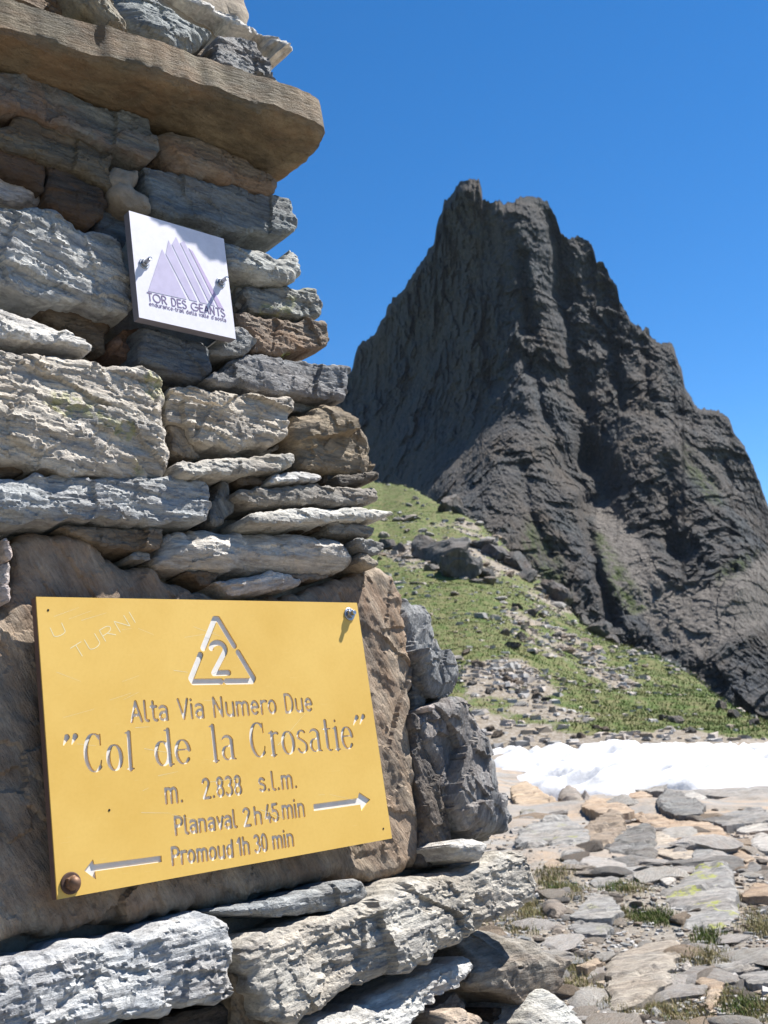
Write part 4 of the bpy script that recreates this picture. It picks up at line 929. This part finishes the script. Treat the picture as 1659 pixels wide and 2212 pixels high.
# ---------------------------------------------------------------- slabs lying on the pass
def z8(pts): return [(x * .401 + 993.7, y * .401 + 1555.4) for x, y in pts]
GY = (.25, .245, .235); GT = (.33, .265, .20); GO = (.36, .285, .215); GP = (.36, .345, .32); GB = (.20, .175, .15); GD = (.17, .17, .165)
SL = [ # name, outline, height, colour, lichen, tilt, label
 ('flat_rock', [(1060,920),(1200,860),(1330,800),(1440,800),(1480,880),(1500,1010),(1480,1060),(1440,1100),(1340,1110),(1310,1130),(1190,1100),(1180,1030),(1130,980)], .13, GY, 1.2, .25, 'big grey slab spotted with yellow lichen, right of the plinth'),
 ('flat_rock', [(780,1330),(860,1240),(1000,1200),(1170,1180),(1210,1230),(1150,1290),(1130,1380),(1080,1440),(1000,1470),(900,1510),(820,1520),(790,1430)], .07, (.33,.295,.25), 0, .12, 'pale tan five-sided slab lying among grass in the lower right'),
 ('flat_rock', [(590,1050),(700,940),(790,910),(830,970),(880,1030),(800,1060),(700,1070)], .035, GY, .3, .05, 'flat grey slab beside the yellowish grass tuft'),
 ('flat_rock', [(640,590),(820,500),(870,520),(900,590),(800,640),(690,650)], .13, (.25,.205,.16), 0, .3, 'brownish peaked slab on the middle outcrop'),
 ('flat_rock', [(775,650),(900,592),(1050,580),(1055,700),(1035,760),(960,710),(880,700),(790,700)], .15, GD, 0, .2, 'dark grey broken block on the middle outcrop'),
 ('flat_rock', [(460,650),(560,590),(700,600),(685,690),(625,770),(560,790),(530,700)], .11, GY, .8, .2, 'grey lichen-flecked slab left of the broken block'),
 ('flat_rock', [(290,610),(380,560),(520,510),(650,545),(640,585),(560,590),(470,645),(370,668),(300,645)], .17, GY, .3, .1, 'long grey slab with dark overhanging edge next to the cairn'),
 ('flat_rock', [(930,520),(1020,500),(1200,520),(1330,550),(1420,590),(1470,650),(1390,680),(1280,685),(1150,640),(1040,590)], .06, GO, 0, .06, 'broad orange-tan slab in the middle of the pass'),
 ('flat_rock', [(270,370),(350,330),(450,390),(610,475),(560,510),(430,480),(300,440)], .07, (.38,.30,.22), 0, .06, 'pale orange slab near the left end of the snow'),
 ('flat_rock', [(650,455),(720,410),(850,430),(940,480),(860,497),(740,495)], .05, GO, 0, .05, 'small tan slab behind the brownish peaked slab'),
 ('boulder', [(522,385),(560,347),(630,352),(662,385),(655,408),(570,408)], .16, (.23,.21,.19), 0, .1, 'rounded grey-brown boulder in front of the snow'),
 ('boulder', [(655,375),(680,365),(697,385),(690,408),(660,408)], .14, (.20,.18,.165), 0, .1, 'small dark boulder touching the rounded one by the snow'),
 ('flat_rock', [(1055,435),(1100,385),(1200,400),(1320,440),(1300,475),(1180,485),(1090,465)], .15, GD, 0, .15, 'low grey outcrop hump right of centre below the snow'),
 ('flat_rock', [(905,397),(980,378),(1035,400),(990,416),(910,412)], .06, GO, 0, .05, 'little orange slab just below the snow'),
 ('flat_rock', [(1560,650),(1600,610),(1659,615),(1740,650),(1700,695),(1600,692)], .09, (.42,.40,.37), 0, .1, 'white rounded slab at the right border'),
 ('flat_rock', [(1050,600),(1110,615),(1290,720),(1250,752),(1130,730),(1050,705)], .05, (.36,.315,.26), 0, .06, 'pale tan wedge slab right of the broken block'),
 ('flat_rock', [(1450,680),(1520,700),(1590,740),(1540,755),(1460,715)], .05, GT, 0, .05, 'narrow tan slab below the broad orange one'),
 ('flat_rock', [(1350,790),(1400,760),(1490,735),(1490,775),(1410,795)], .07, GD, 0, .1, 'thin dark slab behind the lichen-spotted one'),
 ('flat_rock', [(1515,810),(1560,760),(1625,775),(1605,805),(1545,835)], .10, GD, 0, .1, 'dark narrow rock right of the lichen-spotted slab'),
 ('boulder', [(440,965),(540,955),(572,990),(520,1030),(450,1005)], .07, GB, 0, .1, 'brown ribbed stone beside the plinth'),
 ('boulder', [(478,1115),(510,1090),(565,1095),(560,1122),(490,1132)], .05, GB, 0, .1, 'brown oval stone on the grass edge by the plinth'),
 ('flat_rock', [(580,1105),(640,1070),(760,1080),(835,1110),(780,1145),(640,1145)], .045, GY, .2, .05, 'low grey slab between two grassy strips'),
 ('flat_rock', [(1340,1300),(1430,1215),(1540,1260),(1640,1320),(1560,1335),(1440,1340)], .06, GY, 0, .08, 'grey triangular slab right of the green tuft'),
 ('flat_rock', [(1260,1395),(1350,1345),(1425,1395),(1405,1455),(1350,1545),(1315,1510),(1340,1430)], .06, GT, 0, .08, 'tan arrow-shaped slab near the bottom right'),
 ('flat_rock', [(1500,1375),(1620,1340),(1720,1325),(1720,1400),(1560,1412)], .05, GY, 0, .05, 'flat grey slab at the lower right border'),
 ('boulder', [(1440,1352),(1478,1330),(1502,1355),(1465,1374)], .05, (.45,.43,.41), 0, .05, 'small white stone on the flat grey slab'),
 ('boulder', [(1188,1305),(1220,1268),(1247,1298),(1222,1322)], .05, (.40,.37,.34), 0, .05, 'small pale stone in dry grass beside the five-sided slab'),
 ('boulder', [(1010,1545),(1060,1515),(1095,1560),(1040,1585)], .05, GY, 0, .05, 'small grey stone below the five-sided slab'),
 ('flat_rock', [(700,1570),(770,1500),(825,1560),(760,1590)], .05, GY, 0, .05, 'grey corner stone left below the five-sided slab'),
 ('flat_rock', [(610,1385),(680,1370),(725,1455),(660,1425)], .05, GT, 0, .05, 'tan sliver of rock between plinth and five-sided slab'),
 ('flat_rock', [(620,1315),(740,1280),(765,1300),(680,1335)], .04, GT, 0, .05, 'thin beige slab above the tan sliver'),
 ('flat_rock', [(930,372),(1200,350),(1659,350),(1800,350),(1800,420),(1500,420),(1320,402),(1100,388)], .05, (.27,.26,.245), 0, .02, 'long smooth grey bedrock strip along the snow edge'),
 ('flat_rock', [(1350,535),(1450,490),(1620,470),(1700,520),(1560,540),(1420,562)], .06, GY, 0, .05, 'grey ledge right of the orange slab'),
 ('flat_rock', [(1480,575),(1540,540),(1720,545),(1680,590),(1520,602)], .06, GP, 0, .05, 'pale ledge in front of the grey ledge'),
 ('flat_rock', [(1510,930),(1590,880),(1720,890),(1720,935),(1530,945)], .06, GT, 0, .06, 'tan slab right of the lichen-spotted one at the border'),
 ('flat_rock', [(340,470),(420,490),(560,520),(500,520),(400,545),(320,520)], .05, GY, .2, .05, 'grey ledge between the pale orange slab and the overhang'),
 ('flat_rock', [(690,870),(760,820),(860,850),(840,890),(740,900)], .04, GY, 0, .05, 'grey flat stone above the yellowish tuft'),
 ('flat_rock', [(860,800),(980,780),(1050,830),(990,860),(900,850)], .06, GY, 0, .08, 'grey wedge in front of the broken block'),
 ('flat_rock', [(1060,840),(1110,820),(1165,850),(1120,880)], .06, (.42,.40,.37), 0, .05, 'small white slab touching the lichen-spotted one'),
 ('flat_rock', [(1260,700),(1360,690),(1400,740),(1330,770),(1250,750)], .05, GY, 0, .05, 'grey stone between pale wedge and thin dark slab'),
 ('flat_rock', [(450,770),(500,740),(560,770),(540,800),(480,800)], .06, GT, 0, .08, 'beige stone below the lichen-flecked slab'),
 ('flat_rock', [(1190,400),(1260,385),(1330,410),(1300,430),(1220,425)], .10, GP, 0, .05, 'pale block behind the low outcrop hump'),
]
for i, (nm, pts, h, c, lich, tl, lab) in enumerate(SL):
    D0 = np.array(z8(pts)); cxy = flat([D0.mean(0)], .0)[0]
    g = float(ground_z(np.array([cxy[0]]), np.array([cxy[1]]))[0])
    h *= .62; tl *= .22; z0 = g + h * .75; P = flat(D0, z0)
    ds = np.hypot(*P.mean(0)); sz = np.ptp(P, axis=0)
    if (P[:, 0] @ np.roll(P[:, 1], -1) - P[:, 1] @ np.roll(P[:, 0], -1)) < 0: P = P[::-1]
    kk = float(np.clip(min(sz) / .16, .5, 3.0)); rndr = h * (.55 if nm == 'boulder' else .16)
    V, Fc = rock(P, z0, depth=h + .12, sp=max(.0035 * ds * .8, min(sz) / 22), rnd=rndr, dip=.25, led=.8, rough=.8, tilt=(0, tl), seed=200 + i, k=kk, bulge=.0)
    ctr = V[:, :3].mean(0); ctr[2] = g
    o = mesh_obj(nm, V - ctr, Fc, M_GROCK, None, True, 30); o.location = ctr
    f = random.Random(i).uniform(1.2, 1.45); set_look(o, tuple(v * f for v in c), .25 if c in (GO, GT) else .1, lich, .25)
    tag(o, lab, 'rock', kind='thing')

# ---------------------------------------------------------------- loose rocks: a few shapes, many individuals
import bmesh
def boulder_mesh(seed, sub, flatn=1.0, fine=.05):
    bm = bmesh.new(); bmesh.ops.create_icosphere(bm, subdivisions=sub, radius=1)
    V = np.array([v.co[:] for v in bm.verts]); rg = np.random.RandomState(seed)
    for _ in range(16):
        n = nrm(rg.normal(size=3)); c = rg.uniform(.52, .86); d = V @ n
        V = V - np.clip(d - c, 0, None)[:, None] * n
    V = V * np.array((1.0, rg.uniform(.6, .9), flatn * rg.uniform(.8, 1.1)))
    V = V + V * (fine * fbm(V * 2.6, 3, seed, .6, True))[:, None]
    for v, c in zip(bm.verts, V): v.co = c
    me = bpy.data.meshes.new('boulder'); bm.to_mesh(me); bm.free()
    me.polygons.foreach_set('use_smooth', [True] * len(me.polygons)); me.set_sharp_from_angle(angle=math.radians(26))
    return me
def kinds(n, sub, fl, mat, s0, fine=.05):
    out = []
    for i in range(n): m = boulder_mesh(s0 + i, sub, fl, fine); m.materials.append(mat); out.append(m)
    return out
K_FLAT = kinds(7, 3, .36, M_GROCK, 300); K_HFLAT = kinds(6, 2, .40, M_HROCK, 320, .1); K_HB = kinds(6, 4, .75, M_HROCK, 340, .12)
def place(me, name, p, s, rg, c, label, cat, group, sink=.25, tiltr=.2, rust=.15):
    o = bpy.data.objects.new(name, me); col.objects.link(o)
    o.location = (p[0], p[1], p[2] + s * .12 - s * sink * .3); o.scale = (s, s * rg.uniform(.75, 1.1), s * rg.uniform(.8, 1.2))
    o.rotation_euler = (rg.uniform(-tiltr, tiltr), rg.uniform(-tiltr, tiltr), rg.uniform(0, 6.28))
    f = rg.uniform(.8, 1.2); set_look(o, tuple(v * f for v in c), rust, 0, rg.uniform(-.5, .5)); tag(o, label, cat, group)
    return o
rg = random.Random(11)
view = (q[:, 0] > 1010) & (q[:, 0] < 1700) & (q[:, 1] < 2300)
near_i = np.where(view & (rr_ > 3.0) & (rr_ < 9.5) & (q[:, 1] > 1690))[0]
wgt = (q[near_i, 1] - 1660) ** .8 * (1 - .6 * moss[near_i]); wgt /= wgt.sum()
rs = np.random.RandomState(5)
NC = [GY, GP, GT, GB, (.40, .38, .36), (.30, .27, .235)]
NN = ['mid grey', 'pale grey', 'tan', 'brown', 'whitish', 'grey-brown']
for i in rs.choice(near_i, 270, replace=False, p=wgt):
    s = rg.choice([.02, .025, .03, .035, .045, .06, .08]) * rg.uniform(.8, 1.25) * (1 if rr_[i] < 6 else 1.5)
    place(rg.choice(K_FLAT), 'loose_stone', (gx[i], gy[i], gz[i]), s, rg, NC[ci := rg.randrange(len(NC))], f'{("small", "large")[s > .05]} loose {NN[ci]} stone on the {("nearer", "farther")[int(rr_[i] > 5.5)]} part of the stony pass', 'stone', 'loose stones on the pass')
K_SLAB = kinds(7, 3, .20, M_GROCK, 310, .08)
for i in rs.choice(near_i, 90, replace=False, p=wgt):
    s = rg.uniform(.07, .17) * (1 if rr_[i] < 6 else 1.6); ci = rg.choice([0, 1, 2, 4, 5, 1, 4])
    place(rg.choice(K_SLAB), 'flat_stone', (gx[i], gy[i], gz[i]), s, rg, tuple(1.35 * v for v in NC[ci]), f'{NN[ci]} flat stone half sunk in the {("nearer", "farther")[int(rr_[i] > 5.5)]} stony ground', 'stone', 'flat stones sunk in the pass', .3, .1)
# gravel
oct_v = np.array([(-1, -1, -1), (1, -1, -1), (1, 1, -1), (-1, 1, -1), (-.8, -.8, 1), (.8, -.8, 1), (.8, .8, 1), (-.8, .8, 1.)]); oct_f = [(4, 5, 6, 7), (0, 1, 5, 4), (1, 2, 6, 5), (2, 3, 7, 6), (3, 0, 4, 7)]
def gravel(name, idx, smin, smax, mats, seed, label, pos=None):
    rs = np.random.RandomState(seed); n = len(idx); V = []; Fc = []; mi = []
    s = rs.uniform(smin, smax, n) ** 1.0 * np.exp(rs.normal(0, .35, n)); a = rs.uniform(0, 6.28, n)
    for k, i in enumerate(idx):
        b = oct_v * np.array((1, rs.uniform(.4, .9), rs.uniform(.2, .5))) * rs.uniform(.55, 1.25, (8, 3)) * s[k]
        c, sn = math.cos(a[k]), math.sin(a[k]); b = np.stack([b[:, 0] * c - b[:, 1] * sn, b[:, 0] * sn + b[:, 1] * c, b[:, 2]], -1)
        jit = rs.uniform(-1, 1, 2) * .006 * rr_[i]
        V.append(b + np.array((gx[i] + jit[0], gy[i] + jit[1], gz[i] + s[k] * .12)))
        Fc += [tuple(x + 8 * k for x in t_) for t_ in oct_f]; mi += [rs.randint(len(mats))] * 5
    o = mesh_obj(name, np.concatenate(V), Fc, mats, None, False); o.data.polygons.foreach_set('material_index', mi)
    tag(o, label, 'gravel' if name == 'gravel' else 'rubble', kind='stuff')
GM = [plain('gravel_' + n, c, .9) for n, c in (('grey', (.27, .26, .245)), ('pale', (.42, .40, .375)), ('tan', (.30, .245, .185)), ('brown', (.17, .135, .105)), ('dark', (.16, .16, .155)))]
gi = np.where((q[:, 0] > 1000) & (q[:, 0] < 1720) & (rr_ > 3.0) & (rr_ < 8.5) & (q[:, 1] > 1690))[0]
wgt = (.25 + np.clip(.5 + 1.6 * nz1[gi], 0, 1.2)) * (q[gi, 1] - 1650); wgt /= wgt.sum()
gravel('gravel', rs.choice(gi, 17000, replace=True, p=wgt), .005, .014, GM, 3, 'grey and tan gravel between the slabs of the pass')

# hillside: boulders measured one by one, then the many pale stones
hill = (rr_ > 17.0) & (rr_ < np.interp(np.arctan2(gx, gy), R_AZ, R_DI) + .5)
hidx = np.where(hill)[0]; hq = q[hidx]
def z7(x, y): return np.array((x * .531 + 777.7, y * .531 + 993.7))
DKB = (.105, .105, .105); MDB = (.20, .19, .18); TNB = (.27, .22, .175)
HB = [(360, 205, 50, DKB), (420, 215, 30, DKB), (230, 155, 22, MDB), (270, 390, 60, DKB), (340, 420, 85, DKB), (400, 470, 70, DKB), (440, 420, 60, MDB), (300, 450, 50, MDB), (500, 355, 42, DKB), (560, 400, 48, DKB), (630, 430, 52, DKB), (680, 480, 50, DKB), (470, 500, 50, MDB), (520, 480, 40, DKB),
      (800, 560, 78, DKB), (850, 575, 50, DKB), (920, 620, 45, MDB), (975, 640, 62, DKB), (1030, 665, 50, DKB), (640, 595, 32, DKB), (700, 625, 50, MDB), (740, 640, 30, MDB), (590, 710, 42, MDB), (640, 730, 55, MDB), (690, 750, 46, TNB), (620, 760, 34, DKB), (830, 735, 44, TNB), (800, 720, 34, DKB),
      (530, 945, 34, MDB), (460, 915, 30, MDB), (600, 900, 46, TNB), (650, 920, 42, TNB), (720, 960, 44, TNB), (760, 980, 22, DKB), (1470, 1010, 62, MDB), (1420, 990, 40, MDB), (1520, 1040, 34, DKB), (1600, 1080, 34, DKB), (480, 840, 46, TNB), (430, 790, 34, TNB), (560, 1120, 40, TNB), (190, 240, 30, MDB), (160, 380, 60, MDB), (120, 360, 40, DKB),
      (1000, 1100, 40, TNB), (960, 1090, 30, TNB), (1290, 1070, 50, MDB), (1240, 1060, 40, MDB), (1350, 1110, 40, MDB), (900, 1130, 34, TNB), (1130, 660, 34, MDB), (1180, 780, 24, DKB)]
def hill_place(x, y):
    if x < 480 and y < 260: return 'high on the green slope beside the cairn'
    if x < 550 and y < 520: return 'in the rough outcrop on the upper green slope'
    if x < 700 and y < 500: return 'in the row along the upper skyline of the green slope'
    if x < 1200 and y < 680 and x > 780: return 'on the lower skyline of the green slope'
    if y < 800 and x > 550: return 'in the rubble band halfway down the green slope'
    if x < 800: return 'at the foot of the slope behind the grey blocks'
    return 'on the slope just above the snow patch'
for x, y, w, c in HB:
    p = z7(x, y); d = np.abs(hq - p) @ np.array((1, 1.0)); i = hidx[d.argmin()]
    s = w * .531 * rr_[i] / F * (1.7 if c is DKB and y < 520 else 1.25 if c is DKB else .8)
    nm = {DKB: 'dark', MDB: 'grey', TNB: 'brownish'}[c]
    place(rg.choice(K_HB), 'hillside_boulder', (gx[i], gy[i], gz[i]), s, rg, c, f'{nm} boulder {hill_place(x, y)}', 'boulder', f'{nm} boulders on the hillside', .1, .5)
wh = (.10 + 1.0 * bare[hidx] + .25 * np.clip(nz1[hidx], 0, 1)) * (hq[:, 0] > 800) * (hq[:, 0] < 1700) * rr_[hidx] ** .3
wh *= 1 - .75 * sst(1450, 1530, hq[:, 1])
wh /= wh.sum()
HC = [(.47, .445, .41), (.40, .375, .34), (.33, .295, .255), (.52, .50, .47), (.37, .30, .24)]
HN = ['pale', 'light grey', 'grey-brown', 'whitish', 'tan']
for i in rs.choice(hidx, 290, replace=False, p=wh):
    s = rg.uniform(5, 20) * rr_[i] / F * rg.choice([.6, .8, 1, 1.3])
    place(rg.choice(K_HFLAT), 'hillside_stone', (gx[i], gy[i], gz[i]), s, rg, HC[ci := rg.randrange(len(HC))], f'{HN[ci]} flat stone lying on the {("lower", "upper")[int(rr_[i] > 38)]} green hillside', 'stone', 'pale stones on the hillside', .1, .35)
HG = plain('rubble_warm', (.43, .375, .325), .9)
gravel('hillside_rubble', rs.choice(hidx, 3400, replace=True, p=wh), .02, .10, [GM[1], HG, HG, GM[0], GM[2]], 8, 'small pale rubble strewn over the green hillside')

# ---------------------------------------------------------------- grass
def grass_material():
    t = NT('grass_blades'); a = t.attr('tone'); n = t.noise(t.n('TexCoord').outputs['Object'], 30, 3)
    c = t.mix(t.ramp(t.math('ADD', a, t.math('MULTIPLY', t.math('SUBTRACT', n, .5), .3)), .15, .85), (.075, .115, .022), (.30, .245, .13))
    t.b.inputs['Specular IOR Level'].default_value = .15
    return t.done(c, .7)
M_GRASS = grass_material()
def blades(name, cen, hgt, wid, tone, seed, label, lean=.6):
    rs = np.random.RandomState(seed); n = len(cen)
    a = rs.uniform(0, 6.28, n); d = np.stack([np.cos(a), np.sin(a)], -1); nn = np.stack([-d[:, 1], d[:, 0]], -1)
    h = hgt * rs.uniform(.5, 1.2, n); ln = h * rs.uniform(.1, lean * 1.6, n); w = wid * rs.uniform(.7, 1.3, n)
    V = np.zeros((n, 5, 3))
    V[:, 0, :2] = cen[:, :2] - nn * w[:, None]; V[:, 1, :2] = cen[:, :2] + nn * w[:, None]
    m = cen[:, :2] + d * (ln * .35)[:, None]; V[:, 2, :2] = m + nn * (w * .75)[:, None]; V[:, 3, :2] = m - nn * (w * .75)[:, None]
    V[:, 4, :2] = cen[:, :2] + d * ln[:, None]
    V[:, :, 2] = cen[:, 2:3]; V[:, 2:4, 2] += (h * .6)[:, None]; V[:, 4, 2] += h; V[:, :2, 2] -= .004
    b = np.arange(n)[:, None] * 5
    Fc = np.concatenate([b + np.array([0, 1, 2, 3]), ], 1).tolist() + np.concatenate([b + np.array([3, 2, 4])], 1).tolist()
    o = mesh_obj(name, V.reshape(-1, 3), Fc, M_GRASS, None, True)
    o.data.attributes.new('tone', 'FLOAT', 'POINT').data.foreach_set('value', np.repeat(tone, 5).astype(np.float32))
    return tag(o, label, 'grass', kind='stuff')
cen, tone = [], []
gi = np.where((rr_ < 10) & (rr_ > 2.8) & (moss > .02))[0]
for k, (px, py, w) in enumerate(patches):
    m = np.exp(-(((q[gi, 0] - px) / (w * .8)) ** 2 + ((q[gi, 1] - py) / (w * .42)) ** 2)) * (.15 + np.clip(.5 + 1.3 * nz2[gi], 0, 1)); m[m < .03] = 0
    if m.sum() == 0: continue
    gr = .15 if k in (3, 7, 10, 11, 13, 15, 21) else .75
    j = rs.choice(gi, 480, replace=True, p=m / m.sum())
    P = np.stack([gx[j], gy[j], gz[j]], -1); P[:, :2] += rs.uniform(-1, 1, (len(j), 2)) * .012 * (rr_[j] / 4)[:, None]
    cen.append(P); tone.append(np.clip(rs.normal(gr, .28, len(j)), 0, 1))
cen, tone = np.concatenate(cen), np.concatenate(tone)
blades('grass_tufts', cen, .027, .0018, tone, 4, 'tufts of dry and green grass between the slabs')
wg = np.clip(green[hidx] - .3, 0, 1) * rr_[hidx] * (hq[:, 0] > 780) * (hq[:, 0] < 1720); wg /= wg.sum()
j = rs.choice(hidx, 70000, replace=True, p=wg)
P = np.stack([gx[j], gy[j], gz[j]], -1); P[:, :2] += rs.uniform(-1, 1, (len(j), 2)) * .004 * rr_[j][:, None]
tn = np.clip(.26 + .55 * fbm(P / 3.0, 3, 71) + rs.normal(0, .14, len(j)), 0, 1)
blades('hillside_grass', P, .05, .010, tn, 6, 'short green alpine grass covering the hillside', 1.0)
